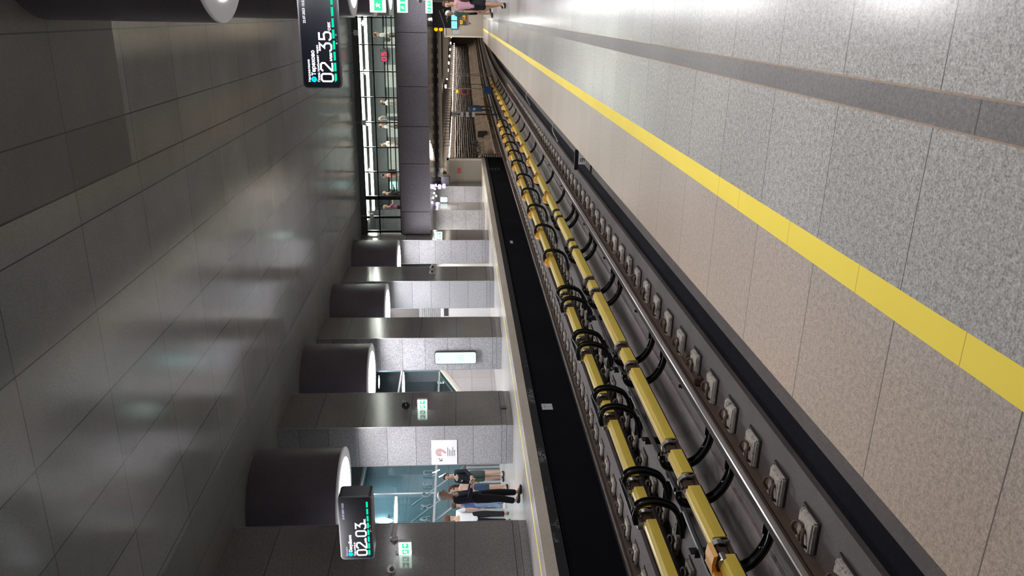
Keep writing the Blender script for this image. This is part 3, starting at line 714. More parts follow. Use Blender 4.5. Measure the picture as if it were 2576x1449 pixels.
# access boxes hung in front of the bridge header
for k, (x, z, lab) in enumerate(((-.86, 5.66, 'right'), (-4.60, 5.50, 'middle'), (-8.80, 5.33, 'left'))):
    t = thing('antenna_box', 'small grey square box hanging above the bridge glazing, %s of three' % lab, 'antenna', (x, BY-.25, z))
    b = new(); bbx(b, -.11, .11, -.03, .03, -.09, .09, .01); obj('box', b, 'white', t)
    b = new(); tube(b, [(0, .02, .08), (0, .02, 5.85-z)], .012, 6); obj('rod', b, 'alu', t)

# ------------------------------------------------------------------ station end below the soffit
sbox('wall_far_end', -17, 7, 46.2, 46.5, 2.36, 6.05, 'tunnel_dark')
sbox('trim_7', -9.2, -.9, 45.2, 45.45, 2.32, 2.56, 'beige_lt')
sbox('trim_8', -9.2, -.9, 44.3, 44.5, 2.53, 2.66, 'anod')
b = new()
for k in range(16): bx(b, -8.9+k*.52, -8.6+k*.52, 44.1, 44.3, 2.48, 2.60)
tag(obj('cable_tray', b, 'anod'), 'black slotted cable tray under the soffit above the tunnel mouth', 'tray')['kind'] = 'structure'
sbox('trim_9', -3.6, -.9, 46.0, 46.15, 1.95, 2.25, 'beige_lt')
# near platform end wall
ew = sbox('wall_near_end', -1.22, 7, 44.3, 44.5, 0, 2.08, 'beige')
b = new(); bx(b, -1.26, -1.18, 44.2, 44.3, 0, 2.1); bx(b, -1.2, 1.5, 44.2, 44.3, 2.04, 2.12); obj('frame', b, 'beige_lt', ew)
b = new(); bx(b, -1.1, -.75, 44.28, 44.3, 1.25, 1.65); obj('access_panel', b, 'alu', ew)
for k, (x, lab) in enumerate(((-.62, 'left'), (-.19, 'right'))):
    t = thing('monitor', 'cyan glowing monitor on the beige end wall of the near platform, the %s one' % lab, 'monitor', (x, 44.15, 1.40))
    b = new(); bbx(b, -.23, .23, 0, .12, -.02, .36, .01); obj('case', b, 'gunmetal', t)
    b = new(); bx(b, -.19, .19, -.006, 0, .02, .33); obj('picture', b, 'e_mon', t)
    b = new(); strokes(b, [[(-.15, .30), (.02, .10)], [(-.1, .05), (.12, .2)]], .02, -.010, -.006); obj('picture_lines', b, 'e_ink', t)
t = thing('interval_clock', 'small black box with amber digits on the end wall of the near platform', 'clock', (-.42, 44.15, .95))
b = new(); bbx(b, -.2, .38, 0, .1, 0, .34, .01); obj('case', b, 'ink', t)
b = new(); digits(b, '02', -.14, .18, .10, .03, -.01, -.002, 1.1); digits(b, '53', .10, .03, .10, .03, -.01, -.002, 1.1); obj('digits', b, 'e_amber', t)
t = thing('info_board', 'large black board with white lines hanging over the far end of the near platform', 'board', (-.66, 37.0, 1.66))
b = new(); bbx(b, 0, 1.25, 0, .08, 0, .86, .01); obj('panel', b, 'ink', t)
b = new(); strokes(b, [[(.02, .30), (.75, .55)], [(.25, .18), (.45, .24), (.47, .2)], [(.5, .26), (.62, .3)], [(.68, .34), (.8, .38), (.82, .34)]], .02, -.006, -.001); obj('writing', b, 'alu', t)
b = new(); tube(b, [(.1, .04, .86), (.1, .04, 1.0)], .02, 6); tube(b, [(1.1, .04, .86), (1.1, .04, 1.0)], .02, 6); obj('hanger', b, 'anod', t)
for k, (x, z, lab) in enumerate(((-.72, 2.36, 'upper'), (-.72, 2.14, 'lower'))):
    b = new(); lathe(b, [(.08, -.03), (.09, 0), (.06, .02)], n=12, axis='Y'); o = tag(obj('warning_lamp', b, 'e_amber'), '%s small yellow lamp beside the black board at the far end' % lab, 'lamp'); o.location = (x, 37.04, z)
b = new()
for k in range(9): bx(b, .44, .50, 36.0+k*.85, 36.45+k*.85, 0, 2.66)
bx(b, .47, .6, 36, 44, 0, 2.66); struct('wall_slatted', b, 'palestone')
# opposite end wall
ow = sbox('wall_opposite_end', -10.9, -8.30, 46.5, 46.7, 0, 2.08, 'beige')
b = new(); bx(b, -8.42, -8.30, 46.4, 46.5, 0, 2.1); bx(b, -10.9, -8.3, 46.4, 46.5, 1.98, 2.1); bx(b, -10.9, -8.3, 46.49, 46.5, 1.0, 1.008); bx(b, -9.3, -9.294, 46.49, 46.5, 0, 2); obj('frame', b, 'beige_lt', ow)
b = new(); bx(b, -9.2, -8.9, 46.46, 46.5, 1.25, 1.45); tag(obj('warning_sign', b, 'red'), 'small red sign on the beige end wall of the opposite platform', 'sign')
b = new(); 
for k in range(3): tube(b, [(-8.45, 46.9+.1*k, .1), (-8.45, 46.9+.1*k, 1.7)], .06, 8)
tag(obj('pipe_bundle', b, 'cable_brown'), 'bundle of brown wrapped pipes standing at the tunnel mouth by the end wall', 'pipes')
sbox('wall_platform_end', -9.3, -8.29, 46.5, 46.9, -1.3, 0, 'black')
t = thing('striped_plate', 'black plate with white stripes at the end of the opposite platform', 'plate', (-8.26, 46.95, -1.0))
b = new(); bbx(b, -.5, .15, 0, .05, 0, .95, .01); obj('board', b, 'ink', t)
b = new()
for k in range(7): bx(b, -.45, .12, -.006, 0, .04+k*.13, .10+k*.13)
obj('stripe', b, 'cream', t)
b = new(); tube(b, [(-8.3, 47.2, -.9), (-8.3, 47.2, -.2), (-8.9, 49.0, .2)], .03, 6); tube(b, [(-8.2, 47.3, -.1), (-9.2, 50.5, .35)], .03, 6); tag(obj('gate_rail', b, 'blackmetal'), 'thin black railing slanting back from the striped plate into the tunnel', 'railing')
t = thing('ladder', 'short dark ladder on the black wall at the end of the opposite platform', 'ladder', (OE-.02, 42.6, -1.0))
b = new(); tube(b, [(.02, 0, 0), (.02, 0, .8)], .015, 6); tube(b, [(.02, .5, 0), (.02, .5, .8)], .015, 6); obj('stile', b, 'gunmetal', t)
for k in range(4):
    b = new(); tube(b, [(.02, 0, .12+.18*k), (.02, .5, .12+.18*k)], .013, 6); obj('rung', b, 'gunmetal', t)
# soffit fittings
sf = None
for x, y in ((-8.9, 38.5), (-9.0, 40.0), (-9.1, 41.5), (-9.2, 43.0), (-8.8, 37.0), (-9.9, 43.3)):
    if sf is None:
        b = new(); lathe(b, [(.055, -.01), (.055, .02), (.02, .021)], n=14); sf = tag(obj('downlight', b, 'e_spot'), 'small round downlight in the metal soffit above the opposite platform', 'lamp', 'downlights in the soffit'); sf.location = (x, y, 2.645)
    else: q = sf.copy(); COL.objects.link(q); q.location = (x, y, 2.645)
    lamp((x, y, 2.60), 32, .14)
for x, y in ((-.3, 37.5), (-.3, 40), (-.4, 42.7)):
    q = sf.copy(); COL.objects.link(q); q.location = (x, y, 2.645); q['label'] = 'small round downlight added in the metal soffit over the near platform'; q['group'] = 'added downlights over the near platform end'
    lamp((x, y, 2.6), 45, .25)  # these downlights and their area lights are added to brighten the platform end
for y in (38, 42): lamp((-5.2, y, 2.62), 30, 1.5, .3)  # area lights added over the tracks, no fittings there
for k, (x, y, z) in enumerate(((-9.3, 43.0, 2.46), (-9.35, 43.4, 2.22))):
    b = new(); bbx(b, -.13, .13, -.03, .03, -.09, .09, .02); tube(b, [(0, 0, .08), (0, 0, 2.66-z)], .01, 6); o = tag(obj('violet_lamp', b, 'e_violet'), ['upper', 'lower'][k] + ' violet glowing lamp under the soffit by the last column', 'lamp'); o.location = (x, y, z)
t = thing('hanging_speaker', 'black rounded box hanging under the soffit before the opposite end wall', 'speaker', (-9.1, 44.0, 2.1))
b = new(); bbx(b, -.3, .3, -.15, .15, -.25, .28, .08); obj('case', b, 'blackmetal', t)
b = new(); tube(b, [(0, 0, .28), (0, 0, .56)], .03, 6); obj('hanger', b, 'anod', t)
t = thing('notice_plate', 'small grey square plate under the soffit above the opposite end wall', 'plate', (-8.75, 45.1, 2.42))
b = new(); bbx(b, -.13, .13, -.02, .02, -.14, .14, .01); obj('plate', b, 'white', t)
b = new(); tube(b, [(0, 0, .13), (0, -1.2, .24)], .012, 6); obj('rod', b, 'anod', t)
t = thing('lit_sign', 'square white lit sign mounted high by the sixth column under the bridge', 'sign', (-9.57, 41.0, 2.18))
b = new(); prism(b, rrect(.34, .44, .06), -.06, .06); obj('case', b, 'gunmetal', t)
b = new(); prism(b, rrect(.29, .39, .05), -.066, -.06); obj('face', b, 'e_box', t)
b = new(); strokes(b, [[(-.06, -.12), (-.06, .0), (.04, .0), (.04, -.12)]], .01, -.070, -.066); obj('pictogram', b, 'e_ink', t)

# ------------------------------------------------------------------ tunnel
TC = [(46.6, 0.0)] + [(y, sh(y)) for y in range(50, 120, 4)]
def tun(name, prof, mat, kind=True):
    b = new(); prism(b, prof, 0, 0, curve=TC); return struct(name, b, mat) if kind else obj(name, b, mat)
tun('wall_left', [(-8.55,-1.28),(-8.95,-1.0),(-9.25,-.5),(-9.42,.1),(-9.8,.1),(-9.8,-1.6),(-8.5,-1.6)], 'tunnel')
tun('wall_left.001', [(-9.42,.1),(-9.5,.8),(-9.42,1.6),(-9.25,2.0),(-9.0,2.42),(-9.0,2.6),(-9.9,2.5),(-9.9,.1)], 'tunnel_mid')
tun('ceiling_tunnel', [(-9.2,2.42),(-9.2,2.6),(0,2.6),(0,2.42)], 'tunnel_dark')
tun('wall_tunnel_right', [(-1.0,-1.6),(-.8,-1.6),(-.8,2.5),(-1.0,2.5)], 'tunnel')
sbox('wall_tunnel_end', -12, 18, 118, 118.3, -1.6, 2.6, 'tunnel_dark')
tun('tunnel_kerb', [(-8.55,-1.3),(-8.55,-.98),(-8.35,-.98),(-8.3,-1.3)], 'tunnel')
for k in range(10):
    z = .22 + .155*k; b = new(); x = -9.36 + (.0 if z < 1.3 else (z-1.3)*.25)
    tube(b, [(x + sh(y) + .012*math.sin(y*.9+k), y, z + .015*math.sin(y*.7+k*2)) for y in [47 + 1.5*i for i in range(47)]], .035 if k % 3 else .05, 6)
    tag(obj('tunnel_cable', b, 'cable_grey' if k % 2 else 'cable_brown'), '%s cable along the left tunnel wall, number %s up from the kerb' % ('grey' if k % 2 else 'brown', ['one','two','three','four','five','six','seven','eight','nine','ten'][k]), 'cable')
r0 = None
for k in range(48):
    y = 47.2 + 1.1*k if k < 30 else 47.2 + 33 + 1.9*(k-30)
    if r0 is None:
        b = new(); bx(b, -.02, .02, -.025, .025, 0, 1.65)
        for j in range(10): bx(b, .0, .12, -.02, .02, .05+.155*j, .075+.155*j)
        r0 = tag(obj('cable_rack', b, 'cable_brown'), 'vertical cable rack post on the left wall of the tunnel', 'rack', 'cable racks in the tunnel'); r0.location = (-9.36+sh(y), y, .12)
    else: q = r0.copy(); COL.objects.link(q); q.location = (-9.36+sh(y), y, .12)
l0 = None
for k in range(44):
    y = 47.4 + 1.55*k
    if l0 is None:
        t = thing('tunnel_lamp', 'glowing tube lamp in the long row high on the left tunnel wall', 'lamp', (-8.75+sh(y), y, 1.98), 0, 'tube lamps in the tunnel'); l0 = t
        b = new(); bbx(b, -.05, .05, -.55, .55, .03, .09, .01); obj('housing', b, 'alu', t)
        b = new(); bx(b, -.035, .035, -.52, .52, -.03, .03); obj('tube', b, 'e_tun', t)
    else: dup(l0, (-8.75+sh(y), y, 1.98))
l1 = None
for k in range(11):
    y = 52 + 5.6*k
    if l1 is None:
        b = new(); bbx(b, -.10, .10, -.14, .14, -.05, .05, .02); l1 = tag(obj('bulkhead_lamp', b, 'e_tun'), 'small round lamp in the row along the middle of the tunnel ceiling', 'lamp', 'ceiling lamps in the tunnel'); l1.location = (-4.6+sh(y), y, 2.2)
    else: q = l1.copy(); COL.objects.link(q); q.location = (-4.6+sh(y), y, 2.2)
h0 = None
for k in range(16):
    y = 48.5 + 1.3*k
    if h0 is None:
        b = new(); bx(b, -.015, .015, -.015, .015, -.5, 0); bx(b, 1.185, 1.215, -.015, .015, -.5, 0); bx(b, -.02, 1.22, -.02, .02, -.5, -.46)
        h0 = tag(obj('cable_hanger', b, 'blackmetal'), 'black U-shaped cable hanger below the tunnel ceiling', 'hanger', 'cable hangers under the tunnel ceiling'); h0.location = (-7.9+sh(y), y, 2.42)
    else: q = h0.copy(); COL.objects.link(q); q.location = (-7.9+sh(y), y, 2.42)
for k, (x, y, lab) in enumerate(((-7.35, 64.5, 'far'), (-6.95, 60.5, 'near'))):
    t = thing('cabinet', 'blue cabinet beside the tunnel track, the %s one of the pair' % lab, 'cabinet', (x, y, -.42))
    b = new(); bbx(b, -.2, .2, -.2, .2, 0, .98, .02); obj('body', b, 'blue', t)
    b = new(); bx(b, -.08, .06, -.206, -.2, .5, .68); obj('label_plate', b, 'white', t)
    b = new(); bx(b, -.15, -.1, -.1, .1, -.8, 0); bx(b, .1, .15, -.1, .1, -.8, 0); obj('leg', b, 'blackmetal', t)
t = thing('track_box', 'blue box with a black arm over the far contact rail in the tunnel', 'box', (-5.25, 57.5, -.98))
b = new(); bbx(b, -.28, .22, -.2, .2, -.05, .52, .03); obj('body', b, 'blue', t)
b = new(); bbx(b, .0, .55, -.1, .1, -.22, -.05, .02); obj('arm', b, 'blackmetal', t)
t = thing('signal_post', 'black post with a row of white number plates between the tunnel tracks', 'signal', (-6.1, 50.0, -1.25))
b = new(); bbx(b, -.05, .05, -.05, .05, 0, 3.0, .01); obj('post', b, 'blackmetal', t)
for k, z in enumerate((1.55, 1.95, 2.3, 2.72)):
    b = new(); bbx(b, -.17, .17, -.075, -.055, z, z+(.22 if k < 3 else .34), .01); o = obj('plate', b, 'white', t)
    if k == 3:
        q = text('numeral', '8', .3, 'ink', t, (0, -.077, z+.06), .001, 'CENTER')
for k, (x, y, z1_, lab) in enumerate(((-5.3, 58.8, 2.2, 'nearer'), (-5.2, 72.0, 2.2, 'farther'), (-4.9, 66.0, 1.6, 'middle'))):
    b = new(); tube(b, [(x, y, -1.25), (x, y, z1_)], .035, 6); tag(obj('thin_post', b, 'alu'), 'thin upright post between the tunnel tracks, the %s one' % lab, 'post')
t = thing('fire_box', 'red framed box with an orange lamp on the left tunnel wall', 'box', (-7.35, 78.5, .55))
b = new(); bbx(b, -.32, .32, -.1, .1, -.1, .55, .03); obj('frame', b, 'red', t)
b = new(); bx(b, -.2, .2, -.11, -.1, .0, .45); obj('dark_panel', b, 'ink', t)
b = new(); bbx(b, -.15, .15, -.12, .0, .85, 1.05, .03); obj('lamp', b, 'e_amber', t)
b = new(); tube(b, [(.7, 0, -1.7), (.7, 0, .6), (0, 0, .6)], .03, 6); obj('pipe', b, 'cable_brown', t)
t = thing('valve_box', 'black box with stubby pipes on the pale lower tunnel wall', 'box', (-8.9, 60.5, -.75))
b = new(); bbx(b, -.22, .22, -.35, .35, -.1, .65, .03); obj('body', b, 'ink', t)
for k in range(3):
    b = new(); tube(b, [(.1, -.25+.22*k, -.1), (.15, -.25+.22*k, -.45)], .045, 8); obj('stub_pipe', b, 'alu', t)
b = new(); tube(b, smooth_path([(-.1, -.35, .3), (-.1, -1.2, .4), (-.05, -1.8, .0), (.0, -2.4, -.2)], 4), .03, 6); obj('conduit', b, 'ink', t)
t = thing('wall_plate', 'blank pale rectangular plate among the cables on the left tunnel wall', 'plate', (-9.2, 61.3, .70))
b = new(); bbx(b, 0, .03, -.32, .32, 0, .42, .01); obj('plate', b, 'white', t)
t = thing('alarm_lamp', 'white ribbed alarm lamp with a red glowing tip on the tunnel wall', 'lamp', (-9.1, 50.5, .90))
b = new(); bbx(b, -.05, .05, -.2, .2, 0, .5, .02); obj('body', b, 'white', t)
b = new(); bx(b, .05, .09, -.22, .1, -.25, -.02); obj('tip', b, 'e_red', t)
for k, (y, z, lab) in enumerate(((53.5, -.05, 'upper'), (52.3, -.35, 'lower'))):
    b = new(); bbx(b, -9.0, -8.85, y-.6, y+.6, z, z+.16, .03); tag(obj('junction_duct', b, 'alu'), '%s pale duct box low on the left tunnel wall near the mouth' % lab, 'duct')
b = new()
for k in range(9):
    y = 51.5 + k*.7; tube(b, smooth_path([(-9.2, y, .2+.1*(k % 3)), (-9.1, y+.5, -.1-.12*(k % 2)), (-9.0, y+1.0, .1), (-9.15, y+1.4, .3)], 3), .02, 5)
o = tag(obj('loose_cables', b, 'cable_brown'), 'tangle of loose cables drooping on the left tunnel wall near its mouth', 'cables'); o['kind'] = 'stuff'
# third contact rail in the tunnel
b = new(); tb = [(y, sh(y)) for y in range(60, 73, 4)]; prism(b, [(-9.0+.9,-.95),(-7.97,-.95),(-7.97,-.83),(-8.10,-.83)], 0, 0, curve=tb); tag(obj('tunnel_rail_cover', b, 'cover'), 'yellow contact rail cover along the left side of the tunnel', 'cover')

# ------------------------------------------------------------------ hanging time displays
def display(loc, wdt, hgt, label, top_line, dest, sub, m1, m2, u1, u2, date, depth, arm_dir):
    t = thing('time_display', label, 'display', loc); s_ = hgt / .50
    b = new(); prism(b, rrect(wdt, hgt, .055*s_, 6, wdt/2, -hgt/2), .0, depth); obj('housing', b, 'gunmetal', t)
    b = new(); prism(b, rrect(wdt+.012, hgt+.012, .06*s_, 6, wdt/2, -hgt/2), .012, .03); obj('bezel_rim', b, 'galv', t)
    b = new(); prism(b, rrect(wdt-.03, hgt-.03, .045*s_, 6, wdt/2, -hgt/2), -.006, .0); scr = obj('screen', b, 'screen', t)
    y = -.008
    kx = wdt / 1.22
    text('heading_text', top_line, .044*s_, 'e_dim' if arm_dir < 0 else 'e_white', scr, (.075*kx, y, -.105*s_), .001)
    text('destination_text', dest, .068*s_, 'e_white', scr, (.155*kx, y, -.172*s_), .001, bold=.002)
    text('caption_text', sub, .040*s_, 'e_white', scr, (.075*kx, y, -.225*s_), .001)
    b = new(); lathe(b, [(.036*s_, y), (.036*s_, y+.004)], (.108*kx, 0, -.148*s_), 20, 'Y'); lb = obj('line_badge', b, 'e_cyan', scr)
    q = text('badge_number', '11', .045*s_, 'ink', scr, (.108*kx, y-.001, -.163*s_), .0005, 'CENTER')
    b = new(); digits(b, m1, .085*kx, -.395*s_, .135*s_, .021*s_, y-.002, y+.002, .97*kx); obj('minutes', b, 'e_white', scr)
    b = new(); digits(b, m2, .465*kx, -.395*s_, .135*s_, .021*s_, y-.002, y+.002, .97*kx); obj('seconds', b, 'e_white', scr)
    text('minutes_unit', u1, .056*s_, 'e_white', scr, (.338*kx, y, -.398*s_), .001, bold=.001); text('seconds_unit', u2, .062*s_, 'e_white', scr, (.715*kx, y, -.398*s_), .001, bold=.001)
    text('date_text', date, .042*s_, 'e_white' if arm_dir > 0 else 'e_dim', scr, (.80*kx, y, -.085*s_), .001)
    for k in range(8):
        b = new(); x0 = (.075 + .136*k)*kx; sk = .025 if k == 0 else .004
        f = [(x0, -.418*s_), (x0+.108*kx, -.418*s_), (x0+.108*kx, -.445*s_), (x0+sk, -.445*s_)]
        prism(b, f, y, y+.004); obj('progress_bar', b, 'e_green', scr)
    b = new(); lathe(b, [(.012*s_, y), (.012*s_, y+.003)], (.56*kx, 0, -.467*s_), 12, 'Y'); strokes(b, [[(.60*kx, -.477*s_), (.60*kx, -.457*s_)], [(.655*kx, -.475*s_), (.675*kx, -.466*s_), (.672*kx, -.455*s_), (.655*kx, -.457*s_), (.655*kx, -.466*s_), (.67*kx, -.466*s_)]], .004, y, y+.002); obj('maker_mark', b, 'alu', scr)
    b = new()
    if arm_dir > 0: bx(b, wdt-.16, wdt-.1, depth-.02, 1.0, -.30, -.24); bx(b, wdt-.16, 1.425, .94, 1.0, -.30, -.24)
    else: bx(b, .36, .42, depth-.02, 1.5, -.20, -.14); bx(b, -.85, .42, 1.44, 1.5, -.20, -.14)
    obj('mounting_arm', b, 'gunmetal', t); return t
display((-1.005, 11.0, 3.455), 1.28, .52, 'large black time display reading 02 35 at the top of the picture', 'Направление', 'Терехово', 'Поезд прибывает через', '02', '35', 'мин', 'сек', '22.07.2023 15:23', .12, 1)
display((-8.90, 11.0, 3.385), 1.25, .56, 'smaller black time display reading 02 03 in front of the opposite drum', 'Direction', 'Davydkovo', 'Train arrives in', '02', '03', 'min', 'sec', '22.07.2023 15:23', .34, -1)
column(.42, 1.5, 11.3, 13.1, 5.85, 'granite column of the near platform, just outside the right of the view')
for k, y in enumerate((16.95, 28.0)): column(.42, 1.5, y, y+1.85, 5.85, 'granite column of the near platform beyond the display, ' + ['nearer one', 'farther one'][k])

# ------------------------------------------------------------------ wall signs and devices
def exit_box(x, y, z, d, w_, h_, label, picto):
    """lit box sticking out of a column face towards +x * d, lit face towards the camera"""
    t = thing('exit_sign', label, 'sign', (x, y, z))
    b = new(); bbx(b, 0, w_*d, .0, .09, -h_/2, h_/2, .006) if d > 0 else bbx(b, w_*d, 0, .0, .09, -h_/2, h_/2, .006); obj('case', b, 'white', t)
    a, c = (.008, w_-.008) if d > 0 else (-w_+.008, -.008)
    b = new(); bx(b, a, c, -.006, 0, -h_/2+.008, h_/2-.008); lf = obj('lit_face', b, 'e_exit', t)
    b = new(); mid = (a + c)/2
    bx(b, a+.02, mid-.015, -.010, -.006, -h_*.28, h_*.22); bx(b, mid+.015, c-.02, -.010, -.006, -h_*.28, h_*.22); obj('green_field', b, 'e_exitg', lf)
    b = new(); g = (mid - a)/2; s_ = h_*.16
    cx = a + .02 + g*.8
    strokes(b, [[(cx-s_, -s_*.9), (cx, -.1*s_), (cx+s_*.4, -s_*.9)], [(cx, -.1*s_), (cx+.2*s_, s_*.7)], [(cx-.6*s_, .3*s_), (cx+.2*s_, .6*s_), (cx+.8*s_, .1*s_)]], s_*.3, -.014, -.010)
    cx = mid + .015 + g*.8
    strokes(b, [[(cx-s_*.9, 0), (cx+s_*.9, 0)], [(cx+.2*s_, s_*.7), (cx+s_*.9, 0), (cx+.2*s_, -s_*.7)]], s_*.3, -.014, -.010)
    obj('pictogram', b, 'e_exit', lf)
    b = new(); bbx(b, -.015 if d > 0 else -.015, .015, .02, .07, h_/2, h_/2+.05, .004); tube(b, [(0, .05, h_/2+.03), (0, .10, h_/2+.07), (0, .14, h_/2+.03)], .006, 6); obj('cable_gland', b, 'alu', t)
exit_box(-9.75, 12.12, 2.39, 1, .30, .25, 'bright green exit sign box on the nearest granite column, between two cameras', 0)
exit_box(-9.75, 17.83, 2.32, 1, .29, .26, 'green exit sign box beside the horn loudspeaker', 0)
exit_box(-9.75, 34.0, 2.30, 1, .30, .34, 'green exit sign on the column where the bridge lands', 0)
exit_box(.42, 13.05, 2.60, -1, .44, .26, 'largest green running man exit sign at the top edge of the picture', 0)
exit_box(.42, 18.7, 2.60, -1, .44, .25, 'middle one of three green exit signs at the top edge of the picture', 0)
exit_box(.42, 30.4, 2.42, -1, .46, .26, 'smallest of three green exit signs at the top edge of the picture', 0)
t = thing('horn_speaker', 'round black horn loudspeaker on the column with the spiral sign', 'speaker', (-9.75, 17.95, 2.74))
b = new(); lathe(b, [(.025, .0), (.03, -.05), (.055, -.12), (.095, -.19), (.105, -.20), (.095, -.185), (.05, -.11), (.03, -.08)], (.16, 0, 0), 24, 'Y'); obj('horn', b, 'ink', t, True)
b = new(); lathe(b, [(.02, -.02), (.025, -.16), (.012, -.175)], (.16, 0, 0), 14, 'Y'); obj('driver', b, 'alu', t)
b = new(); bbx(b, 0, .10, -.03, .05, -.04, .04, .008); tube(b, [(.1, .02, .0), (.16, .03, .09), (.16, .1, .09)], .012, 6); obj('wall_bracket', b, 'white', t)
def bullet(x, y, z, label, d=1):
    t = thing('security_camera', label, 'camera', (x, y, z))
    b = new(); lathe(b, [(.075, 0), (.075, .02*d), (.055, .035*d)], (0, 0, 0), 18, 'X'); tube(b, [(.03*d, 0, 0), (.09*d, .0, 0)], .022, 8); obj('mount', b, 'white', t)
    b = new(); tube(b, [(.08*d, -.02, .0), (.18*d, .16, -.02)], .042, 12); obj('camera_body', b, 'white', t)
    b = new(); tube(b, [(.06*d, .0, .055), (.19*d, .2, .04)], .03, 4); obj('sun_shield', b, 'white', t); return t
bullet(-9.75, 12.62, 2.64, 'white bullet security camera above the exit sign on the nearest column')
def domecam(x, y, z, label, d=1, r=.085):
    t = thing('dome_camera', label, 'camera', (x, y, z))
    b = new(); lathe(b, [(r, 0), (r, .03*d), (r*.8, .07*d), (r*.7, .08*d)], (0, 0, 0), 20, 'X'); obj('base', b, 'white', t, True)
    b = new(); bmesh.ops.create_uvsphere(b, u_segments=16, v_segments=8, radius=r*.68)
    for v in b.verts: v.co += Vector((.085*d, -.035, -.01))
    bl = obj('ball', b, 'white', t, True)
    b = new(); lathe(b, [(r*.5, -.02), (r*.5, .0), (r*.3, .001)], (.095*d, -.035-r*.62, -.015), 16, 'Y'); obj('lens', b, 'ink', bl); return t
domecam(-9.75, 11.72, 2.62, 'white ball camera with a dark lens at the bottom left of the nearest column')
domecam(-9.75, 29.0, 2.44, 'white dome camera on the dark side of the fourth column, left one', 1, .11)
domecam(-9.75, 29.6, 2.44, 'white dome camera on the dark side of the fourth column, right one', 1, .11)
domecam(.40, 24.0, 2.45, 'small dome camera beside the exit signs at the top edge', -1, .10)
b = new(); bbx(b, -9.752, -9.72, 17.78, 17.92, .12, .27, .004); tag(obj('socket_cover', b, 'gunmetal'), 'small dark cover plate over the base joint of the spiral sign column', 'cover plate')
# red spiral sign
t = thing('direction_sign', 'white square sign with red spiral and black arrow on a granite column', 'sign', (-10.85, 16.93, 1.42))
b = new(); bbx(b, 0, .72, 0, .018, 0, .65, .003); bd = obj('board', b, 'white', t)
b = new(); cx, cz = .36, .44
def arc_(r, a0, a1, n=24): return [(cx + r*math.cos(math.radians(a0+(a1-a0)*i/n)), cz + r*math.sin(math.radians(a0+(a1-a0)*i/n))) for i in range(n+1)]
strokes(b, [arc_(.03, 0, 360), arc_(.062, 228, -50) + [(cx+.155, cz-.155)] if False else arc_(.062, 285-360-10+360, 20, 26) + [(cx+.045, cz-.135)] if False else arc_(.062, 220, -45+0, 26) + [], arc_(.095, 218, -40, 28)], .014, -.004, 0)
strokes(b, [[(cx+.095*math.cos(math.radians(-40)), cz+.095*math.sin(math.radians(-40))), (cx-.01, cz-.165)], [(cx+.062*math.cos(math.radians(-45)), cz+.062*math.sin(math.radians(-45))), (cx-.035, cz-.145)]], .014, -.004, 0)
obj('spiral', b, 'redink', bd)
b = new(); strokes(b, [[(.19, .47), (.11, .39)], [(.11, .46), (.11, .385), (.185, .385)]], .014, -.004, 0); obj('arrow', b, 'ink', bd)
b = new()
for k, (x0, x1) in enumerate(((.25, .50), (.25, .44), (.25, .41), (.25, .51), (.25, .37))): strokes(b, [[(x0, .235-.042*k), (x1, .235-.042*k)]], .016, -.003, 0)
bx(b, .38, .42, -.003, 0, .055, .085); obj('writing', b, 'inkgrey', bd)
# tall lit map box
t = thing('light_box', 'tall rounded light box with a pale glowing map on a granite column', 'light box', (-10.40, 22.48, .83))
b = new(); prism(b, rrect(.42, 1.34, .07, 6, 0, .65), -.10, 0); obj('case', b, 'gunmetal', t)
b = new(); prism(b, rrect(.385, 1.30, .06, 6, 0, .65), -.106, -.10); obj('lit_map', b, 'e_box', t)
b = new(); random.seed(3)
strokes(b, [[(-.1, .08), (.1, .08)]], .006, -.109, -.106)
for k in range(16): x = -.1+.013*k; strokes(b, [[(x, .38+.02*random.random()), (x, .45+.2*random.random())]], .003, -.109, -.106)
strokes(b, [[(-.08, 1.2), (.06, 1.2)], [(-.08, 1.17), (.0, 1.17)]], .008, -.109, -.106); obj('print', b, 'e_ink', t)

# ------------------------------------------------------------------ escalator hall behind the opposite columns
sbox('wall_hall', -17, -16.8, -4, 46.5, 0, 5.85, 'slate')
g = thing('window_2', 'x', 'x'); del g['label']; del g['category']; g['kind'] = 'structure'
b = new(); bx(b, -14.68, -14.60, 13.5, 27.0, 2.13, 2.20); 
for y in (13.5, 17.9, 21.15, 24.3, 27.0): bx(b, -14.68, -14.60, y-.035, y+.035, 2.2, 4.6)
bx(b, -14.68, -14.60, 13.5, 27.0, 4.55, 4.62); obj('frame', b, 'alu', g)
for a, c in ((13.5, 17.9), (17.9, 21.15), (21.15, 24.3), (24.3, 27.0)):
    b = new(); bx(b, -14.65, -14.64, a+.04, c-.04, 2.2, 4.55); obj('pane', b, 'glass2', g)
sbox('hall_bulkhead', -15.2, -14.5, 13.5, 27.0, 4.62, 5.85, 'darkwall')
lt = thing('raised_lettering', 'grey raised capital letters along the dark glass of the escalator hall', 'lettering', (-14.58, 19.0, 2.28))
for k, ch in enumerate('ЯАХСЕП'):
    q = text('letter', ch, .42, 'letter', lt, (0, .62*k, 0), .02); q.rotation_euler = (0, 0, PI/2)
for y in (15.5, 19, 22.5, 26): lamp((-13.6, y, 4.6), 60, .5, None, (.80, .95, 1.0))  # area lights added to brighten the dark hall, without fixtures
for y in (28, 31): lamp((-12.6, y, 4.6), 60, .5)  # further added hall lights, no fixtures
lamp((-16.55, 22.6, 4.1), 25, .2, None, (.7, .93, 1.0)).rotation_euler = (0, PI/2, 0)
for y in (14, 19, 24, 29): lamp((-15.7, y, 5.0), 60, .5, None, (.75, .93, 1.0))  # lights added behind the glass to brighten the slate wall, no fixtures
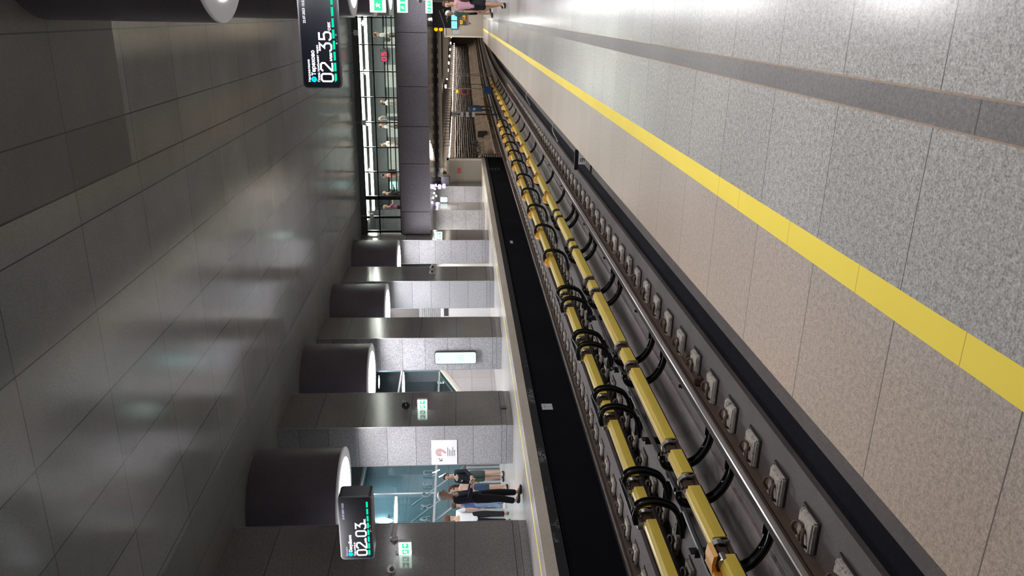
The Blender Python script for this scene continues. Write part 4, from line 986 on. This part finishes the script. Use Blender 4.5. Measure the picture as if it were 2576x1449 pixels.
t = thing('wall_light', 'bright pointed wall light glowing behind the glass of the escalator hall', 'lamp', (-16.7, 22.6, 4.0))
b = new(); lathe(b, [(.02, -.3), (.09, -.1), (.10, .1), (.02, .3)], n=12); obj('glow', b, 'e_teal', t)
b = new(); tube(b, [(-.1, .25, -.1), (.05, .25, -.15)], .03, 6); obj('bracket', b, 'anod', t)
b = new(); 
for k in range(30): bx(b, -14.75, -14.70, 16.5+.22*k, 16.64+.22*k, .0, 1.15)
o = struct('escalator_fluted_side', b, 'alu'); sbox('escalator_side', -14.8, -14.75, 16.4, 23.2, 0, 1.2, 'gunmetal')
for k in range(4):
    b = new(); y = 18.2 + .9*k; tube(b, [(-14.9, y, 2.9), (-14.9, y+2.2, 1.2)], .03, 6); tag(obj('escalator_handrail', b, 'alu'), 'slanting metal escalator handrail in the hall, number %s from the left' % ['one', 'two', 'three', 'four'][k], 'handrail')
for k in range(2):
    b = new(); y = 22.2 + .25*k; tube(b, [(-14.585, y, 1.83+.22*k), (-14.585, y-.18, 2.06+.22*k)], .018, 8); tag(obj('tube_light', b, 'e_white'), ['lower', 'upper'][k] + ' short glowing tube light between the escalator handrails', 'lamp')
# pale stair side wall and glazing seen between the second and third columns
b = new(); prism(b, [(24.0, 0), (31.5, 0), (31.5, 3.55), (27.3, 2.02), (25.6, 1.40), (24.0, .82)], -13.4, -13.2, axis='X'); struct('stair_wall', b, 'palestone')
b = new(); prism(b, [(24.0, .92), (31.5, 3.65), (31.5, 3.50), (24.0, .78)], -13.22, -13.14, axis='X'); struct('trim_10', b, 'redink' if False else 'beige_lt')
g = thing('window_3', 'x', 'x'); del g['label']; del g['category']; g['kind'] = 'structure'
b = new()
for z in (2.12, 3.6): bx(b, -13.34, -13.28, 25.0, 31.5, z, z+.06)
for y in (25.0, 27.5, 28.75, 30.2, 31.5): bx(b, -13.34, -13.28, y-.03, y+.03, 1.1, 4.6)
obj('frame', b, 'alu', g)
b = new(); bx(b, -13.32, -13.31, 25, 31.5, 1.1, 4.6); obj('pane', b, 'glass2', g)
sbox('wall_hall_end', -12.7, -12.5, 32.4, 46.5, 0, 2.66, 'whitewall'); lamp((-11.5, 38, 2.6), 60, .4); lamp((-11.5, 43, 2.6), 40, .4)  # both area lights added to brighten this wall
# lift door seen between the third and fourth columns
t = thing('door_1', 'x', 'x', (-12.2, 32.0, 0)); del t['label']; del t['category']; t['kind'] = 'structure'
b = new(); bbx(b, -2.2, .74, 0, .08, 0, 2.2, .01); obj('leaf', b, 'white', t)
b = new(); tube(b, smooth_path([(-.1, -.05, .75), (-.14, -.09, .9), (-.1, -.05, 1.05), (-.12, -.05, 1.2)], 4), .02, 6); obj('handle', b, 'alu', t)
b = new(); bx(b, -.6, .5, -.01, 0, 1.85, 2.05); obj('vent', b, 'gunmetal', t)
b = new(); bx(b, .2, .3, -.01, 0, 1.66, 1.76); obj('sticker', b, 'red', t)
b = new(); [bx(b, -14.4, -11.46, 31.98, 32.0, 2.3+.09*k, 2.34+.09*k) for k in range(9)]; bx(b, -14.4, -11.46, 32.0, 32.08, 2.2, 3.15); struct('louvre_panel', b, 'alu')
sbox('wall_hall_far', -16.8, -11.45, 32.1, 32.3, 0, 5.85, 'palestone')
# ------------------------------------------------------------------ people
def skin_mesh(name, verts, edges, radii, mat, parent, sub=1, smooth=True):
    me = bpy.data.meshes.new('s'); me.from_pydata([tuple(v) for v in verts], edges, [])
    o = bpy.data.objects.new('s', me); COL.objects.link(o)
    o.modifiers.new('k', 'SKIN'); sl = me.skin_vertices[0].data
    for i, r in enumerate(radii):
        sl[i].radius = (r, r) if isinstance(r, (int, float)) else r; sl[i].use_root = (i == 0)
    m = o.modifiers.new('u', 'SUBSURF'); m.levels = sub; m.render_levels = sub
    dg = bpy.context.evaluated_depsgraph_get(); q = bpy.data.meshes.new_from_object(o.evaluated_get(dg)); q.name = name
    bpy.data.objects.remove(o); bpy.data.meshes.remove(me)
    for p in q.polygons: p.use_smooth = smooth
    q.materials.clear(); q.materials.append(mat)
    r = bpy.data.objects.new(name, q); COL.objects.link(r); r.parent = parent; return r
_pm = {}
def pmat(c, rough=0.8):
    k = (c, rough)
    if k not in _pm: _pm[k] = plain('cloth or skin %d' % len(_pm), c, rough, 0, 0.3, 0.1, 14)
    return _pm[k]
def lerp(a, b, t): return a + (b - a) * t
def person(label, loc, face, h=1.75, skin=(.55, .34, .24), hair=(.03, .02, .015), hair_kind='short', top=(.02, .025, .05), sleeve='long', bottom=(.02, .02, .025),
           legs='long', shoe=(.03, .03, .03), stride=0.0, armL=(0.05, 0.0), armR=(0.05, 0.0), turn=0.0, lean=0.0, wide=1.0, extras=None, head_down=0.0, group=None):
    """face = direction of sight in radians about Z (0 = +Y); arms: (forward swing, elbow bend)"""
    t = thing('person', label, 'person', loc, face, group); k = h / 1.75; V = lambda x, y, z: Vector((x*k*wide, y*k, z*k))
    ln = lean
    pel = V(0, 0, .95); wai = V(0, ln*.3, 1.12); che = V(0, ln*.7, 1.32); nek = V(0, ln*.95+.0, 1.475); hd0 = V(0, ln+.02+head_down*.3, 1.56); hd1 = V(0, ln+.035+head_down, 1.66); hd2 = V(0, ln+.02+head_down, 1.745)
    vs = [pel, wai, che, nek, hd0, hd1, hd2]; es = [(0,1),(1,2),(2,3),(3,4),(4,5),(5,6)]
    rd = [(.120*k*wide,.085*k),(.100*k*wide,.072*k),(.125*k*wide,.085*k),(.052*k,.052*k),(.066*k,.078*k),(.083*k,.104*k),(.066*k,.082*k)]
    def add(p, frm, r): vs.append(p); es.append((frm, len(vs)-1)); rd.append(r); return len(vs)-1
    J = {}
    for s_, st in ((-1, stride), (1, -stride)):
        hip = add(V(s_*.09, 0, .90), 0, .088*k); kn = V(s_*.10, st*.45+.02+abs(st)*.15, .50); an = V(s_*.10, st*.95-.01, .09 + (.05 if st < 0 else 0))
        th = add(lerp(V(s_*.09, 0, .90), kn, .45), hip, .082*k); kk = add(kn, th, .056*k); ca = add(lerp(kn, an, .35), kk, .058*k); aa = add(an, ca, .036*k)
        to = add(an + V(0, .14, -.05), aa, .03*k); J['leg', s_] = (V(s_*.09, 0, .90), kn, an)
    for s_, (sw, bd) in ((-1, armL), (1, armR)):
        sh_ = V(s_*.175, ln*.8, 1.40); el = sh_ + V(s_*.06, math.sin(sw)*.28, -math.cos(sw)*.28); a2 = sw + bd
        wr = el + V(-s_*.02*(1+bd*2), math.sin(a2)*.25, -math.cos(a2)*.25)
        a = add(sh_, 2, .055*k); e1 = add(lerp(sh_, el, .5), a, .046*k); e = add(el, e1, .039*k); f1 = add(lerp(el, wr, .4), e, .038*k); wv = add(wr, f1, .026*k)
        dr = (wr - el).normalized(); pm = wr + dr*.05*k; p_ = add(pm, wv, (.036*k, .017*k)); J['arm', s_] = (sh_, el, wr, pm, dr)
    skin_mesh('body', vs, es, rd, pmat(skin, .55), t, 2 if h > 1 else 1)
    # hands: five separate fingers on each palm
    for s_ in (-1, 1):
        sh_, el, wr, pm, dr = J['arm', s_]; side = Vector((0, 1, 0)).cross(dr) ; side = Vector((1, 0, 0)) if side.length < .1 else side.normalized(); ac = dr.cross(side).normalized()
        fv, fe, fr = [pm - dr*.01], [], [.016*k]
        for i, (o_, L) in enumerate(((-.024, .066), (-.008, .078), (.008, .073), (.023, .056))):
            b0 = pm + dr*.035*k + ac*o_*k*1.1; m_ = b0 + dr*L*.5*k + side*(-s_)*.012; e_ = b0 + dr*L*.85*k + side*(-s_)*.035
            n0 = len(fv); fv += [b0, m_, e_]; fe += [(0, n0), (n0, n0+1), (n0+1, n0+2)]; fr += [.010*k, .009*k, .007*k]
        b0 = pm + ac*.03*k; n0 = len(fv); fv += [b0, b0 + ac*.022*k + dr*.025*k, b0 + ac*.026*k + dr*.052*k]; fe += [(0, n0), (n0, n0+1), (n0+1, n0+2)]; fr += [.012*k, .010*k, .008*k]
        skin_mesh('hand', fv, fe, fr, pmat(skin, .55), t, 1)
    # clothes
    tm = pmat(top); c = 1.12
    tv = [V(0, 0, .84), V(0, 0, .96), wai, che, V(0, ln*.93, 1.455)]; te = [(0,1),(1,2),(2,3),(3,4)]; tr = [(.150*k*wide,.118*k),(.158*k*wide,.122*k),(.142*k*wide,.112*k),(.172*k*wide,.125*k),(.066*k,.066*k)]
    for s_ in (-1, 1):
        sh_, el, wr, pm, dr = J['arm', s_]; n0 = len(tv)
        if sleeve == 'long': pts = [sh_, lerp(sh_, el, .5), el, lerp(el, wr, .5), lerp(el, wr, .95)]; rr = [.068, .058, .052, .047, .040]
        elif sleeve == 'short': pts = [sh_, lerp(sh_, el, .45), lerp(sh_, el, .8)]; rr = [.070, .062, .058]
        else: pts = [sh_*.97 + nek*.03]; rr = [.062]
        tv += pts; te.append((3, n0)); te += [(n0+i, n0+i+1) for i in range(len(pts)-1)]; tr += [r*k for r in rr]
    skin_mesh('top', tv, te, tr, tm, t, 2)
    bmat = pmat(bottom); bv = [V(0, 0, 1.08), V(0, 0, .93)]; be = [(0, 1)]; br = [(.148*k*wide, .112*k), (.160*k*wide, .122*k)]
    if legs == 'skirt':
        bv += [V(0, 0, .78), V(0, 0, .58)]; be += [(1, 2), (2, 3)]; br += [(.185*k, .15*k), (.21*k, .17*k)]
    else:
        for s_ in (-1, 1):
            hp, kn, an = J['leg', s_]; n0 = len(bv); end = .93 if legs == 'long' else None
            pts = [hp, lerp(hp, kn, .5), kn, lerp(kn, an, .5), lerp(kn, an, .93)] if legs == 'long' else [hp, lerp(hp, kn, .5), lerp(hp, kn, .92)]
            rr = [.100, .098, .078, .072, .066] if legs == 'long' else [.102, .102, .095]
            bv += pts; be.append((1, n0)); be += [(n0+i, n0+i+1) for i in range(len(pts)-1)]; br += [r*k for r in rr]
    skin_mesh('trousers' if legs == 'long' else ('skirt' if legs == 'skirt' else 'shorts'), bv, be, br, bmat, t, 2)
    for s_ in (-1, 1):
        hp, kn, an = J['leg', s_]; g_ = Vector((0, 0, -.055*k))
        skin_mesh('shoe', [an + g_*.7 + V(0, -.05, 0), an + g_*.8, an + g_ + V(0, .09, 0), an + g_ + V(0, .17, 0)], [(0,1),(1,2),(2,3)], [.042*k, .048*k, (.046*k, .034*k), (.038*k, .026*k)], pmat(shoe, .6), t, 2)
    # head details
    hc = hd1
    b = new(); bmesh.ops.create_uvsphere(b, u_segments=16, v_segments=12, radius=1)
    for v in b.verts:
        z = v.co.z; cut = -.15 if hair_kind == 'short' else -.75
        v.co = Vector((v.co.x*.086*k, v.co.y*.103*k - .012*k, v.co.z*.112*k + .012*k)) + hc
    kill = [v for v in b.verts if (v.co.y - hc.y > .035*k and v.co.z - hc.z < .055*k) or (v.co.z - hc.z < (-.055 if hair_kind == 'short' else -.12)*k)]
    bmesh.ops.delete(b, geom=kill, context='VERTS')
    if hair_kind == 'long':
        tube(b, [hc + V(0, -.07, .0), hc + V(0, -.10, -.10), hc + V(0, -.09, -.22), hc + V(0, -.08, -.30)], .06, 8, [.075*k, .07*k, .06*k, .03*k])
    if hair_kind == 'bun':
        bmesh.ops.create_uvsphere(b, u_segments=10, v_segments=8, radius=.04*k, matrix=Matrix.Translation(hc + V(0, -.10, .07)))
    nm = 'cap' if hair_kind == 'cap' else 'hair'
    if hair_kind == 'cap': prism(b, [(hc.x-.07*k, hc.y+.05*k), (hc.x+.07*k, hc.y+.05*k), (hc.x+.05*k, hc.y+.16*k), (hc.x-.05*k, hc.y+.16*k)], hc.z+.045*k, hc.z+.056*k, axis='Z')
    ho = obj(nm, b, pmat(hair, .7), t, True)
    md = ho.modifiers.new('th', 'SOLIDIFY'); md.thickness = .006; md.offset = 1
    for s_ in (-1, 1):
        b = new(); bmesh.ops.create_uvsphere(b, u_segments=8, v_segments=6, radius=.0125*k, matrix=Matrix.Translation(hc + V(s_*.032, .088, -.002))); obj('eye', b, pmat((.06, .045, .04), .3), t, True)
        b = new(); bmesh.ops.create_uvsphere(b, u_segments=8, v_segments=6, radius=1)
        for v in b.verts: v.co = Vector((v.co.x*.010*k, v.co.y*.02*k, v.co.z*.032*k)) + hc + V(s_*.084, 0, -.01)
        obj('ear', b, pmat(skin, .55), t, True)
    b = new(); tube(b, [hc + V(0, .086, .005), hc + V(0, .108, -.03), hc + V(0, .092, -.04)], .011*k, 6, [.008*k, .015*k, .010*k]); obj('nose', b, pmat(skin, .55), t, True)
    b = new(); tube(b, [hc + V(-.022, .082, -.062), hc + V(0, .09, -.064), hc + V(.022, .082, -.062)], .006*k, 6); obj('mouth', b, pmat((.36, .12, .10), .5), t, True)
    if extras: extras(t, k, J, hc)
    return t
def backpack(col, z=1.2, y=-.20):
    def f(t, k, J, hc):
        b = new(); bbx(b, -.15*k, .15*k, (y-.09)*k, (y+.07)*k, (z-.22)*k, (z+.2)*k, .04); obj('backpack', b, pmat(col), t)
    return f
def waist_pouch(col):
    def f(t, k, J, hc):
        b = new(); bbx(b, -.16*k, .02*k, .11*k, .19*k, .93*k, 1.06*k, .03); tube(b, [(-.12*k, .15*k, 1.05*k), (.05*k, .13*k, 1.25*k), (.12*k, .05*k, 1.44*k)], .012, 6); obj('pouch', b, pmat(col), t)
    return f
def shorts_mark(t, k, J, hc):
    b = new(); strokes(b, [[(-.02, .62), (.02, .70), (.06, .66)], [(.02, .70), (.0, .78)], [(.02, .70), (.10, .75)]], .018, 0, .004)
    o = obj('shorts_emblem', b, 'white', t); o.rotation_euler = (0, 0, PI/2); o.location = (-.19, 0, 0)
def glasses(t, k, J, hc):
    b = new()
    for s_ in (-1, 1): tube(b, [hc + Vector((s_*.032*k + .02*k*math.cos(a), .103*k, .02*k*math.sin(a))) for a in [PI*2*i/8 for i in range(9)]], .003, 4)
    tube(b, [hc + Vector((-.05*k, .10*k, 0)), hc + Vector((-.08*k, 0, 0))], .003, 4); obj('glasses', b, 'ink', t)

FACE_CAM = PI
person('man in a dark navy suit standing near the opposite platform edge, glasses, looking down', (-9.80, 14.0, 0), -PI*.42, 1.80, hair=(.35, .33, .32), top=(.012, .014, .03), bottom=(.008, .008, .012), armL=(.1, 1.3), armR=(.15, 1.2), head_down=.03, extras=glasses, stride=.06)
person('young man in a white shirt and black trousers behind the man in the suit', (-12.62, 17.1, 0), .5, 1.76, hair=(.12, .05, .025), top=(.75, .75, .78), sleeve='short', bottom=(.012, .012, .015), stride=.05, shoe=(.12, .10, .09))
person('woman in a pale pink top and denim shorts, orange bag, left of the black jacket', (-12.55, 18.35, 0), PI*.85, 1.66, hair=(.05, .025, .018), hair_kind='long', top=(.62, .42, .38), sleeve='none', bottom=(.04, .07, .13), legs='short', armL=(.2, 1.0), armR=(.2, .9), extras=lambda t, k, J, hc: obj('orange_bag', (lambda b: (bbx(b, .12, .30, .02, .14, .92, 1.16, .03), b)[1])(new()), pmat((.8, .18, .02)), t))
person('person in a black jacket with a small white tick mark on the chest, dark hair', (-13.3, 20.1, 0), PI*.95, 1.84, hair=(.01, .01, .01), top=(.008, .010, .014), bottom=(.05, .07, .06), armL=(.1, .8), legs='short', extras=lambda t, k, J, hc: obj('tick_mark', (lambda b: (strokes(b, [[(.03, 1.30), (.055, 1.28), (.10, 1.33)]], .012, .135, .142), b)[1])(new()), 'white', t))
person('woman in a violet blue dress partly hidden behind the spiral sign column', (-12.9, 20.6, 0), PI*.9, 1.66, hair=(.08, .04, .02), hair_kind='long', top=(.16, .22, .50), sleeve='short', bottom=(.16, .06, .14), legs='skirt')
person('person in blue jeans and light shoes hidden behind the man in the suit', (-13.4, 18.75, 0), -.4, 1.60, hair=(.10, .06, .04), top=(.10, .14, .30), bottom=(.20, .28, .42), stride=.16, shoe=(.7, .7, .7))
person('person in a dark cap bending by the escalator, behind the black jacket', (-14.1, 20.2, 0), PI*.8, 1.72, hair=(.02, .02, .02), top=(.03, .04, .05), bottom=(.03, .03, .03))
# near platform
person('person in a pink top with a brown shoulder bag, topmost in the picture', (.24, 23.0, 0), PI*.80, 1.74, hair=(.10, .045, .03), hair_kind='long', top=(.62, .36, .42), sleeve='short', bottom=(.015, .015, .02), legs='short', stride=.14, extras=lambda t, k, J, hc: obj('shoulder_bag', (lambda b: (bbx(b, -.30, -.14, -.10, .14, 1.02, 1.32, .05), b)[1])(new()), pmat((.08, .03, .03)), t))
person('person in a white cap, green shirt and black shorts walking on the near platform', (.06, 31.6, 0), PI*.62, 1.80, hair=(.72, .70, .66), hair_kind='cap', top=(.08, .22, .17), sleeve='short', bottom=(.012, .012, .014), legs='short', stride=.12, lean=.06, armR=(.4, .3), armL=(-.3, .3), extras=shorts_mark)
# people inside the bridge
MZ = 3.46
for (x, y, f, h, kw, lab) in (
    (-1.00, 36.9, -PI/2, 1.72, dict(top=(.68, .68, .66), sleeve='short', bottom=(.05, .06, .07), hair=(.06, .04, .03), extras=backpack((.12, .13, .13))), 'person in a white shirt inside the bridge, rightmost figure behind the glass'),
    (-4.05, 37.3, -PI*.6, 1.60, dict(top=(.40, .40, .40), sleeve='short', bottom=(.25, .25, .26), hair=(.03, .02, .02), legs='skirt', hair_kind='long'), 'woman in a grey patterned dress inside the bridge near the middle'),
    (-4.75, 37.0, PI*.6, 1.62, dict(top=(.10, .10, .12), sleeve='long', bottom=(.08, .08, .09), hair=(.40, .36, .30), hair_kind='long'), 'person in dark grey inside the bridge, left of the patterned dress'),
    (-5.15, 37.2, -PI/2, 1.68, dict(top=(.66, .64, .62), sleeve='short', bottom=(.10, .10, .12), hair=(.03, .02, .02)), 'person in a white top inside the bridge under the handrail'),
    (-6.0, 37.4, PI*.7, 1.66, dict(top=(.60, .58, .55), sleeve='short', bottom=(.20, .20, .20), hair=(.02, .02, .02)), 'person in a cream top inside the bridge, fourth from the right'),
    (-7.45, 37.0, PI/2, 1.62, dict(top=(.60, .20, .20), sleeve='short', bottom=(.55, .50, .48), hair=(.03, .02, .02), extras=backpack((.01, .01, .012))), 'person in a red top with a black bag inside the bridge'),
    (-8.42, 37.3, -PI/2, 1.64, dict(top=(.01, .012, .014), bottom=(.01, .01, .012), hair=(.01, .01, .01), armL=(.3, 1.5)), 'person in black at the left end of the bridge, facing right'),
    (-8.95, 36.7, -PI*.4, 1.55, dict(top=(.50, .14, .26), sleeve='short', bottom=(.015, .02, .02), hair=(.34, .28, .14), hair_kind='bun', armR=(.7, 1.2)), 'fair haired person in a pink top at the far left of the bridge')):
    person(lab, (x, y, MZ), f, h, **kw)
